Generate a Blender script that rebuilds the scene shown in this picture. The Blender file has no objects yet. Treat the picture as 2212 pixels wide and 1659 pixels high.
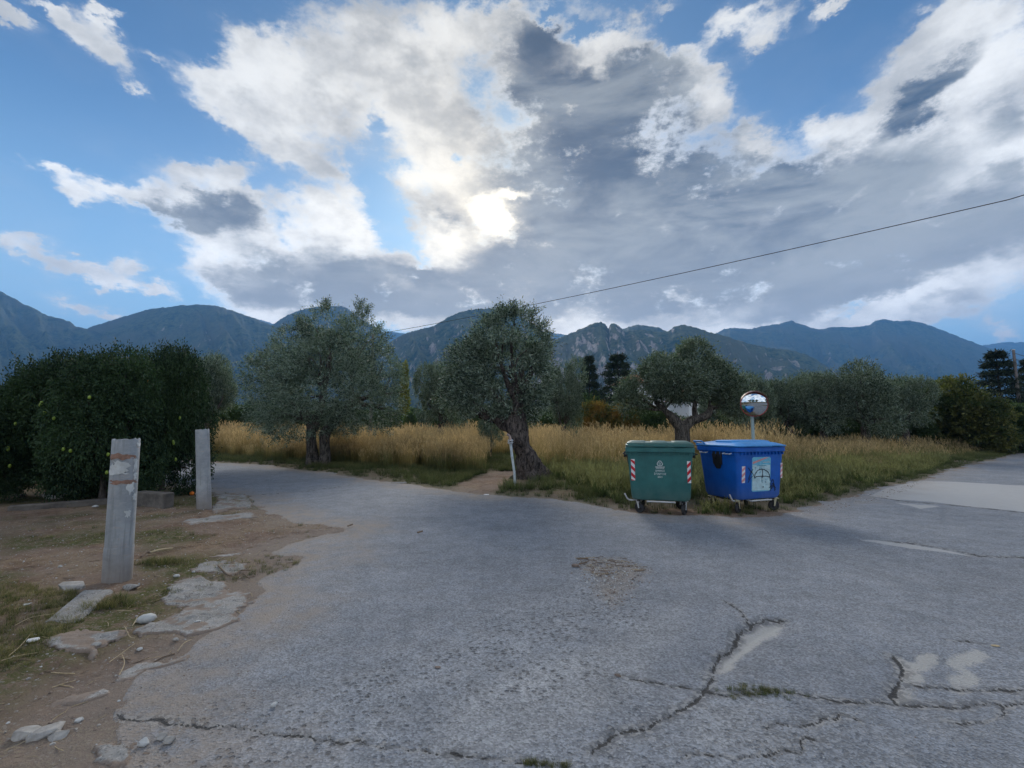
import bpy, math, random
import numpy as np
from mathutils import Vector, Matrix
R = math.radians
random.seed(7)
scene = bpy.context.scene
col = scene.collection

# ---------------------------------------------------------------- camera
CAMH = 1.6
PITCH = math.atan(95.5 / 983.0)
cam_d = bpy.data.cameras.new('camera')
cam = bpy.data.objects.new('camera', cam_d)
col.objects.link(cam)
cam.location = (0, 0, CAMH)
cam.rotation_euler = (math.pi / 2 + PITCH, 0, 0)
cam_d.sensor_width = 36
cam_d.lens = 36 * 983.0 / 2212.0
cam_d.clip_start = 0.05
cam_d.clip_end = 40000
scene.camera = cam
scene.view_settings.view_transform = 'Standard'
scene.view_settings.look = 'None'
scene.view_settings.gamma = 1
scene.view_settings.exposure = EXPO = 0.70
scene.view_settings.use_curve_mapping = False
try:
    scene.cycles.max_bounces = 6
    scene.cycles.transparent_max_bounces = 8
    scene.cycles.volume_bounces = 0
    scene.cycles.diffuse_bounces = 3
except Exception:
    pass

# measured sight lines: (x, y) of the survey sheet -> direction, then a point in the world
def ray(x, y):
    a, b = (x - 1106) / 983.0, (829.5 - y) / 983.0
    c, s = math.cos(PITCH), math.sin(PITCH)
    return Vector((a, c - b * s, s + b * c))
def gp(x, y, z=0.0):
    r = ray(x, y)
    t = (z - CAMH) / r.z
    return Vector((r.x * t, r.y * t, z))
def at(x, y, Y):
    r = ray(x, y)
    t = Y / r.y
    return Vector((r.x * t, Y, CAMH + r.z * t))
def azel(x, y):
    r = ray(x, y).normalized()
    return math.atan2(r.x, r.y), math.asin(r.z)

SUN_AZ, SUN_EL = azel(1062, 460)

# ---------------------------------------------------------------- node helpers
class Nodes:
    def __init__(s, tree):
        s.t = tree
        s.t.nodes.clear()
    def n(s, typ, **kw):
        nd = s.t.nodes.new(typ)
        for k, v in kw.items():
            setattr(nd, k, v)
        return nd
    def put(s, sock, v):
        if isinstance(v, bpy.types.NodeSocket):
            s.t.links.new(v, sock)
        elif v is not None:
            if sock.type == 'RGBA' and len(v) == 3:
                v = (*v, 1)
            sock.default_value = v
    def m(s, op, a, b=None, c=None, clamp=False):
        nd = s.n('ShaderNodeMath', operation=op)
        nd.use_clamp = clamp
        s.put(nd.inputs[0], a)
        if b is not None: s.put(nd.inputs[1], b)
        if c is not None: s.put(nd.inputs[2], c)
        return nd.outputs[0]
    def v(s, op, a, b=None):
        nd = s.n('ShaderNodeVectorMath', operation=op)
        s.put(nd.inputs[0], a)
        if b is not None: s.put(nd.inputs[1], b)
        return nd.outputs[1] if op in ('DOT_PRODUCT', 'LENGTH', 'DISTANCE') else nd.outputs[0]
    def scale(s, a, k):
        nd = s.n('ShaderNodeVectorMath', operation='SCALE')
        s.put(nd.inputs[0], a); s.put(nd.inputs['Scale'], k)
        return nd.outputs[0]
    def xyz(s, x, y, z):
        nd = s.n('ShaderNodeCombineXYZ')
        s.put(nd.inputs[0], x); s.put(nd.inputs[1], y); s.put(nd.inputs[2], z)
        return nd.outputs[0]
    def noise(s, vec, scale, detail=4, rough=0.55, dist=0.0, color=False, dims='3D'):
        nd = s.n('ShaderNodeTexNoise', noise_dimensions=dims)
        s.put(nd.inputs['Vector'], vec)
        nd.inputs['Scale'].default_value = scale
        nd.inputs['Detail'].default_value = detail
        nd.inputs['Roughness'].default_value = rough
        nd.inputs['Distortion'].default_value = dist
        return nd.outputs['Color'] if color else nd.outputs[0]
    def voro(s, vec, scale, feature='F1', rand=1.0, out='Distance'):
        nd = s.n('ShaderNodeTexVoronoi', feature=feature)
        s.put(nd.inputs['Vector'], vec)
        nd.inputs['Scale'].default_value = scale
        nd.inputs['Randomness'].default_value = rand
        return nd.outputs[out]
    def ramp(s, f, lo, hi, a=0.0, b=1.0, smooth=True):
        nd = s.n('ShaderNodeMapRange')
        if smooth: nd.interpolation_type = 'SMOOTHSTEP'
        s.put(nd.inputs[0], f); s.put(nd.inputs[1], lo); s.put(nd.inputs[2], hi)
        s.put(nd.inputs[3], a); s.put(nd.inputs[4], b)
        return nd.outputs[0]
    def mix(s, f, a, b, blend='MIX'):
        nd = s.n('ShaderNodeMix', data_type='RGBA', blend_type=blend)
        s.put(nd.inputs[0], f); s.put(nd.inputs[6], a); s.put(nd.inputs[7], b)
        return nd.outputs[2]
    def attr(s, name, out='Fac'):
        nd = s.n('ShaderNodeAttribute', attribute_name=name)
        return nd.outputs[out]
    def pos(s):
        return s.n('ShaderNodeNewGeometry').outputs['Position']
    def obj(s):
        return s.n('ShaderNodeTexCoord').outputs['Object']
    def rnd(s):
        return s.n('ShaderNodeObjectInfo').outputs['Random']
    def bump(s, h, strength, dist=0.02, normal=None):
        nd = s.n('ShaderNodeBump')
        nd.inputs['Strength'].default_value = strength
        nd.inputs['Distance'].default_value = dist
        s.put(nd.inputs['Height'], h)
        if normal is not None: s.put(nd.inputs['Normal'], normal)
        return nd.outputs[0]
    def out(s, sh, disp=None):
        o = s.n('ShaderNodeOutputMaterial')
        s.t.links.new(sh, o.inputs[0])
    def bsdf(s, colr, rough=0.9, metal=0.0, spec=0.3, normal=None, **kw):
        nd = s.n('ShaderNodeBsdfPrincipled')
        s.put(nd.inputs['Base Color'], colr)
        s.put(nd.inputs['Roughness'], rough)
        s.put(nd.inputs['Metallic'], metal)
        s.put(nd.inputs['Specular IOR Level'], spec)
        if normal is not None: s.put(nd.inputs['Normal'], normal)
        return nd.outputs[0]

def material(name):
    m = bpy.data.materials.new(name)
    m.use_nodes = True
    return m, Nodes(m.node_tree)

# ---------------------------------------------------------------- world: Nishita sky with procedural clouds laid out by direction
world = bpy.data.worlds.new('World')
scene.world = world
world.use_nodes = True
w = Nodes(world.node_tree)
dirv = w.v('NORMALIZE', w.n('ShaderNodeTexCoord').outputs['Generated'])
sep = w.n('ShaderNodeSeparateXYZ'); w.put(sep.inputs[0], dirv)
az = w.m('ARCTAN2', sep.outputs[0], sep.outputs[1])
el = w.m('ARCSINE', sep.outputs[2])
sky = w.n('ShaderNodeTexSky', sky_type='NISHITA')
sky.sun_disc = False
sky.sun_elevation = SUN_EL
sky.sun_rotation = SUN_AZ
sky.altitude = 200
sky.air_density = 1.0
sky.dust_density = 0.6
sky.ozone_density = 1.6
nz = w.v('MULTIPLY', dirv, (1, 1, 1.8))
warp1 = w.v('SUBTRACT', w.noise(nz, 3.0, 5, 0.6, color=True), (0.5, 0.5, 0.5))
warp2 = w.v('SUBTRACT', w.noise(nz, 9.0, 8, 0.68, color=True), (0.5, 0.5, 0.5))
warp3 = w.v('SUBTRACT', w.noise(nz, 38.0, 5, 0.62, color=True), (0.5, 0.5, 0.5))
p0 = w.xyz(az, el, 0)
P = w.v('ADD', p0, w.v('ADD', w.v('ADD', w.scale(warp1, 0.06), w.scale(warp2, 0.095)), w.scale(warp3, 0.04)))
Ps = w.v('ADD', p0, w.v('ADD', w.scale(warp1, 0.10), w.scale(warp2, 0.11)))
CLOUDS = [
 (190,65,62,30,25),(30,14,60,22),(120,5,70,16),(225,25,40,14),(250,90,50,30,50),(292,184,24,13,0,.8),(335,115,25,10,0,.7),
 (450,150,110,48,12),(560,110,80,60),(650,140,150,100,-10),(700,230,190,95,15),(620,310,150,65,22),(500,240,90,35,10),(560,190,120,60),(770,50,100,95),(690,355,95,35,15),
 (835,160,100,110),(900,110,90,100),(990,70,100,70,-15),(940,220,100,70),(890,270,90,45,10),
 (945,340,80,70),(900,400,60,45),(1010,430,110,75),(990,290,90,60),(930,590,110,90),(960,510,70,60),
 (1150,90,140,130),(1090,30,90,40),(1260,210,200,140),(1250,330,230,150),(1370,150,110,60),(1450,190,90,80),(1500,130,50,35),(1330,90,50,30),(1520,160,40,40),
 (1600,50,110,42,5),(1645,90,45,35,-30),(1790,12,60,20,-15),(1455,25,30,14,0,.7),
 (1540,235,48,45),(1640,266,65,9,0,.9),(1640,300,48,35),(1650,222,20,10,0,.6),
 (1960,210,190,90,-38),(2120,90,170,150),(1880,290,160,60,-20),(2150,300,200,150),(2050,200,150,130),(1800,280,70,50),(2020,60,70,40,-40),
 (1300,470,330,150),(1600,450,330,120),(1950,440,400,130),(1500,580,500,130),(1900,560,420,110,-4),(1150,560,190,140),(2150,520,200,120),
 (430,455,130,65,5),(430,385,80,35),(500,390,50,45),(560,450,55,45),(480,520,110,40),
 (250,415,70,28,15),(300,425,50,28),(165,408,38,18,20),(125,360,42,10,0,.85),(40,330,16,8,45,.6),
 (690,450,70,55),(720,500,90,60),(640,560,230,80),(800,600,230,80,12),(560,620,160,60),(480,580,90,40,20),(790,520,60,16,-10,.8),
 (755,415,40,20,30,.8),
 (60,555,90,20,12),(190,590,110,22,8),(270,578,35,14),(255,615,45,12),(45,525,45,18),
 (150,655,50,14),(240,678,45,12),(350,640,30,10),
 (620,680,150,30),(760,670,160,40),(900,680,140,45),(1050,650,160,60),(1250,680,200,50),(1600,690,300,35),(1900,700,300,30,-4),(1750,660,300,50),
 (1900,670,260,45,-6),(2175,700,60,30),(1450,700,250,60),(1180,690,230,70),
]
HOLES = [(860,525,58,20,12,.8),(835,470,40,22,25,.75),(800,400,50,20,30,.75),(915,560,30,15,45,.7),(810,270,30,14,60,.7),(1710,170,100,70,-25),(1690,215,60,70),(1850,80,80,60,-30),(975,350,18,16,0,.8),
 (1180,10,40,20),(1240,50,45,28),(1480,70,50,45),(1560,120,40,30),(380,70,90,60),(420,300,100,45),(150,230,200,80),(560,410,26,26,0,.6),(600,480,20,50,-30,.6),
 (60,460,120,45),(1825,668,40,10,-10,.8),(2080,735,55,24),(30,700,110,26,20),(560,660,1,1),(330,530,60,22,40,.7),(730,250,40,12,0,.5)]
DARK = [
 (1300,640,260,40),(1750,620,300,50),(1050,650,120,40),(900,600,80,30),(700,640,180,40),(1600,560,300,60),(2000,520,250,60),(1450,330,120,100),
 (1150,80,85,90),(1200,30,60,25),(1140,200,110,80),(1290,210,150,90),(1250,330,200,110),(1410,170,80,60),(1420,260,90,90),(1300,420,250,110),(1500,400,220,90),
 (1700,400,220,70),(1900,400,150,70,-10),(1750,500,320,90),(1300,540,260,70),(1900,560,380,60,-4),(1500,470,250,90),(2100,480,150,60),(1500,620,250,50),(1950,600,300,40,-5),
 (2020,170,110,28,-25),(1960,240,100,28,-25),(2150,250,60,70,0,.7),(2170,380,60,50),
 (420,478,120,42,0,1.2),(345,475,60,28,0,1.2),(510,478,80,32,0,1.2),(600,580,110,35),(750,590,140,50,8),(640,640,230,38),(850,640,120,40),(500,620,60,30,0,.7),
 (1130,570,90,50),(1050,600,80,40),(1180,500,50,40),(960,480,40,14,0,.6),(900,660,100,25),(1150,680,100,25),(1400,680,160,30),(1650,690,150,30),
 (680,180,90,24,15,.35),(520,190,80,20,10,.4),(900,150,50,40,0,.3),(2050,660,100,16,0,.6)]
BRIGHT = [(1620,370,45,12,-30,.8),(1460,655,40,14,35,.8),(1480,640,20,8,0,.7),(1235,237,18,10),(1850,425,50,12,-20,.6),(1750,300,60,30),(1290,120,40,20,-30),(1360,100,40,25),(1300,165,20,35),
 (1640,300,45,25),(1540,235,45,40),(1880,668,120,20,-8),(2160,700,60,22),(1050,470,45,42,45,1.2),(1105,432,32,14,0,1.2),(1085,490,25,18,0,1.1),(850,615,70,22,15,.6),(1830,300,90,40,-20,.5),(690,690,60,12)]
# the cloud masses are soft bells placed by direction (azimuth, elevation); the nodes below
# fold, fray and shade them with noise
AZ0, AZ1, EL0, EL1 = R(-66), R(66), R(-3), R(63)
CW, CHH = 528, 264
ga, ge = np.meshgrid(np.linspace(AZ0, AZ1, CW), np.linspace(EL0, EL1, CHH))
def bells(blobs):
    f = np.zeros_like(ga)
    for b in blobs:
        x, y, rx, ry = b[:4]
        if rx < 60 and blobs is CLOUDS: rx, ry = rx * 1.2 + 2, ry * 1.2 + 4
        rot = -R(b[4] if len(b) > 4 else 0); wt = b[5] if len(b) > 5 else 1.0
        a0, e0 = azel(x, y); ax, ex = azel(x + 10, y); ay, ey = azel(x, y - 10)
        kx = math.hypot(ax - a0, ex - e0) / 10; ky = math.hypot(ay - a0, ey - e0) / 10
        da, de = (ga - a0) / kx, (ge - e0) / ky
        u = (da * math.cos(rot) + de * math.sin(rot)) / rx; v = (-da * math.sin(rot) + de * math.cos(rot)) / ry
        t = np.clip(np.hypot(u, v) / 1.75, 0, 1)
        k = wt * (1 - t * t * (3 - 2 * t))
        f = 1 - (1 - f) * (1 - k * (0.55 + 0.45 * k))
    return f
ctl = np.zeros((CHH, CW, 4), np.float32)
edge = np.clip(np.minimum(np.minimum(ga - AZ0, AZ1 - ga) / R(6), (EL1 - ge) / R(6)), 0, 1)
ctl[..., 0] = 0.5 + (bells(CLOUDS) - 0.75 * bells(HOLES)) * edge * 0.5
ctl[..., 1] = bells(DARK) * edge
ctl[..., 2] = bells(BRIGHT) * edge
ctl[..., 3] = 1
cimg = bpy.data.images.new('cloud_layout', CW, CHH, float_buffer=True, alpha=False)
cimg.colorspace_settings.name = 'Non-Color'
cimg.pixels.foreach_set(ctl.ravel())
cimg.update(); cimg.pack()
def lookup(Pv):
    uv = w.v('DIVIDE', w.v('SUBTRACT', Pv, (AZ0, EL0, 0)), (AZ1 - AZ0, EL1 - EL0, 1))
    t = w.n('ShaderNodeTexImage', image=cimg, extension='EXTEND', interpolation='Cubic')
    w.put(t.inputs[0], uv)
    c = w.n('ShaderNodeSeparateColor'); w.put(c.inputs[0], t.outputs[0])
    return c.outputs
L1 = lookup(P); L2 = lookup(Ps)
fC = w.m('MULTIPLY', w.m('SUBTRACT', L1[0], 0.5), 2.0)
fD = L2[1]; fB = L1[2]
fine = w.noise(nz, 10.0, 10, 0.66)
fine2 = w.noise(nz, 34.0, 8, 0.68)
big = w.noise(nz, 2.2, 5, 0.55)
lump = w.noise(nz, 5.5, 7, 0.55)
# sky outside the surveyed part carries on with broken cloud, brightened to light the ground
away = w.ramp(w.v('LENGTH', w.v('SUBTRACT', dirv, (0, 0.90, 0.40))), 0.95, 1.25)
ambient_cloud = w.m('MULTIPLY', away, w.ramp(big, 0.34, 0.56, 0.0, 0.95))
fC2 = w.m('MAXIMUM', fC, ambient_cloud)
dens = fC2
dens = w.m('ADD', dens, w.m('MULTIPLY', w.m('SUBTRACT', fine, 0.5), 1.45))
dens = w.m('ADD', dens, w.m('MULTIPLY', w.m('SUBTRACT', fine2, 0.5), 0.55))
alpha = w.ramp(dens, 0.22, 0.86)
veil2 = w.m('MULTIPLY', w.ramp(w.m('ADD', w.m('MULTIPLY', fC2, 0.5), w.m('MULTIPLY', lump, 0.8)), 0.35, 1.0), 0.30)
alpha = w.m('MAXIMUM', alpha, veil2)
# thickness: how much light from the sun is swallowed on its way down
thick = w.m('ADD', w.m('MAXIMUM', fD, w.m('MULTIPLY', ambient_cloud, 0.10)), w.m('MULTIPLY', w.m('SUBTRACT', lump, 0.5), 1.5))
thick = w.m('ADD', thick, w.m('MULTIPLY', w.m('SUBTRACT', fine, 0.5), 0.30))
thick = w.m('SUBTRACT', thick, w.m('MULTIPLY', fB, 0.75))
thick = w.m('MULTIPLY', thick, w.ramp(dens, 0.50, 0.92, 0.0, 1.0))
dark = w.ramp(thick, -0.12, 0.90)
sun_dir = Vector((math.cos(SUN_EL) * math.sin(SUN_AZ), math.cos(SUN_EL) * math.cos(SUN_AZ), math.sin(SUN_EL)))
cosd = w.v('DOT_PRODUCT', dirv, tuple(sun_dir))
ang = w.m('ARCCOSINE', cosd)
glow = w.m('POWER', w.m('SUBTRACT', 1.0, w.ramp(ang, 0.0, 0.85, smooth=False)), 3.0)
glow2 = w.m('POWER', w.m('SUBTRACT', 1.0, w.ramp(ang, 0.0, 0.15, smooth=False)), 1.9)
white = w.mix(glow, (0.62, 0.62, 0.60), (0.86, 0.77, 0.60))
grey = w.mix(w.ramp(w.noise(w.v('MULTIPLY', dirv, (1, 1, 3.2)), 3.6, 8, 0.62, 0.4), 0.36, 0.66), (0.034, 0.048, 0.066), (0.25, 0.265, 0.26))
lowgrey = w.mix(w.ramp(el, 0.12, 0.55), (0.275, 0.275, 0.255), grey)
grey2 = w.mix(w.m('MULTIPLY', glow, 0.45), lowgrey, (0.42, 0.40, 0.35))
relief = w.ramp(w.m('ADD', w.m('MULTIPLY', lump, 0.55), w.m('ADD', w.m('MULTIPLY', fine, 0.35), w.m('MULTIPLY', fine2, 0.1))), 0.40, 0.60, 1.18, 0.76)
white = w.mix(away, white, (0.95, 0.97, 1.0))  # clouds out of view whitened for more light on the scene
white2 = w.mix(1.0, white, w.xyz(relief, relief, relief), 'MULTIPLY')
ccol = w.mix(dark, white2, grey2)
sunspot = w.m('MULTIPLY', glow2, w.ramp(w.m('ADD', fB, w.m('MULTIPLY', w.m('SUBTRACT', fine, 0.5), 1.2)), 0.0, 1.0))
ccol = w.mix(sunspot, ccol, (1.6, 1.45, 1.15))
sk = w.mix(1.0, sky.outputs[0], (SKYK := (0.44, 0.62, 0.73)), 'MULTIPLY')
skl = w.scale(sk, 0.10)
# thin veil towards the horizon and the sun
veil = w.m('ADD', w.ramp(el, 0.0, 0.60, 0.85, 0.0), w.m('MULTIPLY', glow, 0.35), clamp=True)
skl = w.mix(veil, skl, (0.27, 0.42, 0.54))
colr = w.mix(alpha, skl, ccol)
bg = w.n('ShaderNodeBackground')
# above the haze box the low sky is what is left after kilometres of air: give back what the air takes
w.put(bg.inputs[0], w.scale(colr, w.ramp(el, 0.12, 0.75, 14.5, 8.6)))
bg.inputs[1].default_value = 0.10
wo = w.n('ShaderNodeOutputWorld')
world.node_tree.links.new(bg.outputs[0], wo.inputs[0])
try:
    world.cycles.sampling_method = 'MANUAL'
    world.cycles.sample_map_resolution = 512
except Exception:
    pass

sun_l = bpy.data.lights.new('sun', 'SUN')
sun_l.energy = 2.2
sun_l.angle = R(22)
sun_l.color = (1.0, 0.94, 0.86)
sun = bpy.data.objects.new('sun', sun_l)
sun.rotation_euler = (-sun_dir).to_track_quat('-Z', 'Y').to_euler()
sun.location = (0, 0, 60)
col.objects.link(sun)

# ---------------------------------------------------------------- object helpers
def tag(o, label=None, cat=None, group=None, kind=None):
    if label: o['label'] = label
    if cat: o['category'] = cat
    if group: o['group'] = group
    if kind: o['kind'] = kind
    return o
def empty(name, loc, label, cat, group=None, rz=0.0):
    o = bpy.data.objects.new(name, None)
    o.location = loc
    o.rotation_euler = (0, 0, rz)
    o.empty_display_size = 0.3
    col.objects.link(o)
    return tag(o, label, cat, group)
def link(name, me, parent=None):
    o = bpy.data.objects.new(name, me)
    col.objects.link(o)
    if parent is not None: o.parent = parent
    return o
def mesh_np(name, V, F, mat, smooth=False, fattr=None, vattr=None, vcol=None):
    V = np.asarray(V, np.float32); F = np.asarray(F, np.int32)
    me = bpy.data.meshes.new(name)
    k = F.shape[1]
    me.vertices.add(len(V)); me.vertices.foreach_set('co', V.ravel())
    me.loops.add(F.size); me.loops.foreach_set('vertex_index', F.ravel())
    me.polygons.add(len(F))
    me.polygons.foreach_set('loop_start', np.arange(0, F.size, k, dtype=np.int32))
    me.polygons.foreach_set('loop_total', np.full(len(F), k, np.int32))
    if smooth: me.polygons.foreach_set('use_smooth', np.ones(len(F), bool))
    for nm, a in (vattr or {}).items():
        at_ = me.attributes.new(nm, 'FLOAT', 'POINT'); at_.data.foreach_set('value', np.asarray(a, np.float32))
    for nm, a in (fattr or {}).items():
        at_ = me.attributes.new(nm, 'FLOAT', 'FACE'); at_.data.foreach_set('value', np.asarray(a, np.float32))
    me.materials.append(mat)
    me.update(calc_edges=True)
    return me
def copy_tree(o, parent=None):
    c = o.copy(); col.objects.link(c)
    if parent is not None: c.parent = parent
    for ch in list(o.children): copy_tree(ch, c)
    return c

# ---------------------------------------------------------------- numpy noise
def _h(ix, iy, iz, seed):
    n = (ix.astype(np.int64) * 374761393 + iy.astype(np.int64) * 668265263 + iz.astype(np.int64) * 2147483647 + seed * 1274126177) & 0xffffffff
    n = ((n ^ (n >> 13)) * 1274126177) & 0xffffffff
    n = ((n ^ (n >> 16)) * 2246822519) & 0xffffffff
    return ((n ^ (n >> 15)) & 0xffffff) / float(0xffffff)
def vn2(x, y, seed=0):
    ix, iy = np.floor(x), np.floor(y)
    fx, fy = x - ix, y - iy
    fx = fx * fx * (3 - 2 * fx); fy = fy * fy * (3 - 2 * fy)
    z = np.zeros_like(ix)
    a = _h(ix, iy, z, seed); b = _h(ix + 1, iy, z, seed); c = _h(ix, iy + 1, z, seed); d = _h(ix + 1, iy + 1, z, seed)
    return (a * (1 - fx) + b * fx) * (1 - fy) + (c * (1 - fx) + d * fx) * fy
def vn3(x, y, z, seed=0):
    ix, iy, iz = np.floor(x), np.floor(y), np.floor(z)
    fx, fy, fz = x - ix, y - iy, z - iz
    fx = fx * fx * (3 - 2 * fx); fy = fy * fy * (3 - 2 * fy); fz = fz * fz * (3 - 2 * fz)
    def pl(k):
        a = _h(ix, iy, iz + k, seed); b = _h(ix + 1, iy, iz + k, seed); c = _h(ix, iy + 1, iz + k, seed); d = _h(ix + 1, iy + 1, iz + k, seed)
        return (a * (1 - fx) + b * fx) * (1 - fy) + (c * (1 - fx) + d * fx) * fy
    return pl(0) * (1 - fz) + pl(1) * fz
def fbm2(x, y, oct=4, seed=0, gain=0.5):
    s = 0; a = 1; t = 0
    for i in range(oct):
        s = s + a * vn2(x * 2 ** i + 17.3 * i, y * 2 ** i + 9.1 * i, seed + i); t += a; a *= gain
    return s / t
def ridged2(x, y, oct=5, seed=0, gain=0.5):
    s = 0; a = 1; t = 0
    for i in range(oct):
        v = 1 - np.abs(2 * vn2(x * 2 ** i + 31.7 * i, y * 2 ** i + 5.3 * i, seed + i) - 1)
        s = s + a * v * v; t += a; a *= gain
    return s / t
def sstep(a, b, x):
    t = np.clip((x - a) / (b - a), 0, 1)
    return t * t * (3 - 2 * t)

# ---------------------------------------------------------------- small modelling kit
class MB:
    def __init__(s): s.v = []; s.f = []; s.sm = []; s.mi = []
    def add(s, V, F, smooth=False, mi=0):
        o = len(s.v)
        s.v += [tuple(p) for p in V]
        s.f += [tuple(i + o for i in f) for f in F]
        s.sm += [smooth] * len(F); s.mi += [mi] * len(F)
        return s
    def box(s, c, d, M=None, mi=0, bev=0.0):
        x, y, z = d[0] / 2, d[1] / 2, d[2] / 2
        if bev > 0:
            b = bev
            rings = [(-z, b), (-z + b, 0), (z - b, 0), (z, b)]
            V = []
            for zz, i in rings:
                for (sx, sy) in ((-1, -1), (1, -1), (1, 1), (-1, 1)):
                    c1 = (sx * (x - i), sy * (y - i - b * (1 if i == 0 else 0.3)))
                    c2 = (sx * (x - i - b * (1 if i == 0 else 0.3)), sy * (y - i))
                    pr = [c1, c2] if sx * sy > 0 else [c2, c1]
                    V += [(pr[0][0], pr[0][1], zz), (pr[1][0], pr[1][1], zz)]
            F = []
            for r in range(3):
                for k in range(8):
                    a, bb = r * 8 + k, r * 8 + (k + 1) % 8
                    F.append((a, bb, bb + 8, a + 8))
            F.append(tuple(range(7, -1, -1))); F.append(tuple(range(24, 32)))
        else:
            V = [(-x, -y, -z), (x, -y, -z), (x, y, -z), (-x, y, -z), (-x, -y, z), (x, -y, z), (x, y, z), (-x, y, z)]
            F = [(0, 3, 2, 1), (4, 5, 6, 7), (0, 1, 5, 4), (1, 2, 6, 5), (2, 3, 7, 6), (3, 0, 4, 7)]
        V = [Vector(p) for p in V]
        if M is not None: V = [M @ p for p in V]
        return s.add([p + Vector(c) for p in V], F, False, mi)
    def loft(s, rings, cap0=True, cap1=True, smooth=True, mi=0, closed=True):
        n = len(rings[0]); V = [p for r in rings for p in r]; F = []
        for i in range(len(rings) - 1):
            for k in range(n if closed else n - 1):
                a, b = i * n + k, i * n + (k + 1) % n
                F.append((a, b, b + n, a + n))
        s.add(V, F, smooth, mi)
        o = len(s.v) - len(V)
        if cap0: s.f.append(tuple(o + k for k in range(n - 1, -1, -1))); s.sm.append(False); s.mi.append(mi)
        if cap1: s.f.append(tuple(o + (len(rings) - 1) * n + k for k in range(n))); s.sm.append(False); s.mi.append(mi)
        return s
    def tube(s, path, rad, n=8, mi=0, caps=True, smooth=True):
        path = [Vector(p) for p in path]
        rad = rad if isinstance(rad, (list, tuple)) else [rad] * len(path)
        rings = []; up = None
        for i, p in enumerate(path):
            t = (path[min(i + 1, len(path) - 1)] - path[max(i - 1, 0)]).normalized()
            if up is None:
                up = t.orthogonal().normalized()
            else:
                up = (up - t * up.dot(t)).normalized()
            b = t.cross(up)
            rings.append([p + (up * math.cos(2 * math.pi * k / n) + b * math.sin(2 * math.pi * k / n)) * rad[i] for k in range(n)])
        return s.loft(rings, caps, caps, smooth, mi)
    def build(s, name, mats, parent=None, bevel=0.0):
        me = bpy.data.meshes.new(name)
        me.from_pydata([tuple(p) for p in s.v], [], s.f)
        for m in (mats if isinstance(mats, (list, tuple)) else [mats]): me.materials.append(m)
        me.polygons.foreach_set('use_smooth', s.sm)
        me.polygons.foreach_set('material_index', s.mi)
        me.update()
        if any(s.sm): me.set_sharp_from_angle(angle=R(38))
        o = link(name, me, parent)
        if bevel:
            b = o.modifiers.new('bevel', 'BEVEL'); b.width = bevel; b.segments = 2; b.limit_method = 'ANGLE'; b.angle_limit = R(35)
        return o
def spline(pts, n=8):
    pts = [Vector(p) for p in pts]
    if len(pts) < 3: 
        return [pts[0].lerp(pts[-1], i / n) for i in range(n + 1)]
    out = []
    for i in range(len(pts) - 1):
        p0, p1, p2, p3 = pts[max(i - 1, 0)], pts[i], pts[i + 1], pts[min(i + 2, len(pts) - 1)]
        for k in range(n):
            t = k / n
            out.append(0.5 * ((2 * p1) + (p2 - p0) * t + (2 * p0 - 5 * p1 + 4 * p2 - p3) * t * t + (3 * p1 - p0 - 3 * p2 + p3) * t ** 3))
    out.append(pts[-1])
    return out

# ---------------------------------------------------------------- mountains
def mountain_mat():
    m, s = material('mountain')
    p = s.pos()
    rock = s.attr('rock')
    n1 = s.noise(p, 0.012, 8, 0.65)
    n2 = s.noise(p, 0.06, 6, 0.7)
    n3 = s.noise(p, 0.003, 4, 0.5)
    veg = s.mix(s.ramp(s.m('ADD', s.m('MULTIPLY', n2, .5), s.m('MULTIPLY', s.noise(p, 0.022, 6, .75), .5)), 0.42, 0.56), (0.018, 0.036, 0.018), (0.095, 0.110, 0.05))
    veg = s.mix(s.ramp(n3, 0.4, 0.65), veg, (0.085, 0.09, 0.05))
    stone = s.mix(s.ramp(n2, 0.35, 0.7), (0.20, 0.165, 0.14), (0.42, 0.38, 0.34))
    f = s.m('ADD', rock, s.m('MULTIPLY', s.m('SUBTRACT', n1, 0.5), 1.6))
    f = s.ramp(f, 0.48, 0.62)
    c = s.mix(f, veg, stone)
    s.out(s.bsdf(c, 0.95, spec=0.1, normal=s.bump(n2, 0.5, 8.0)))
    return m
M_MOUNT = mountain_mat()
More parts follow.
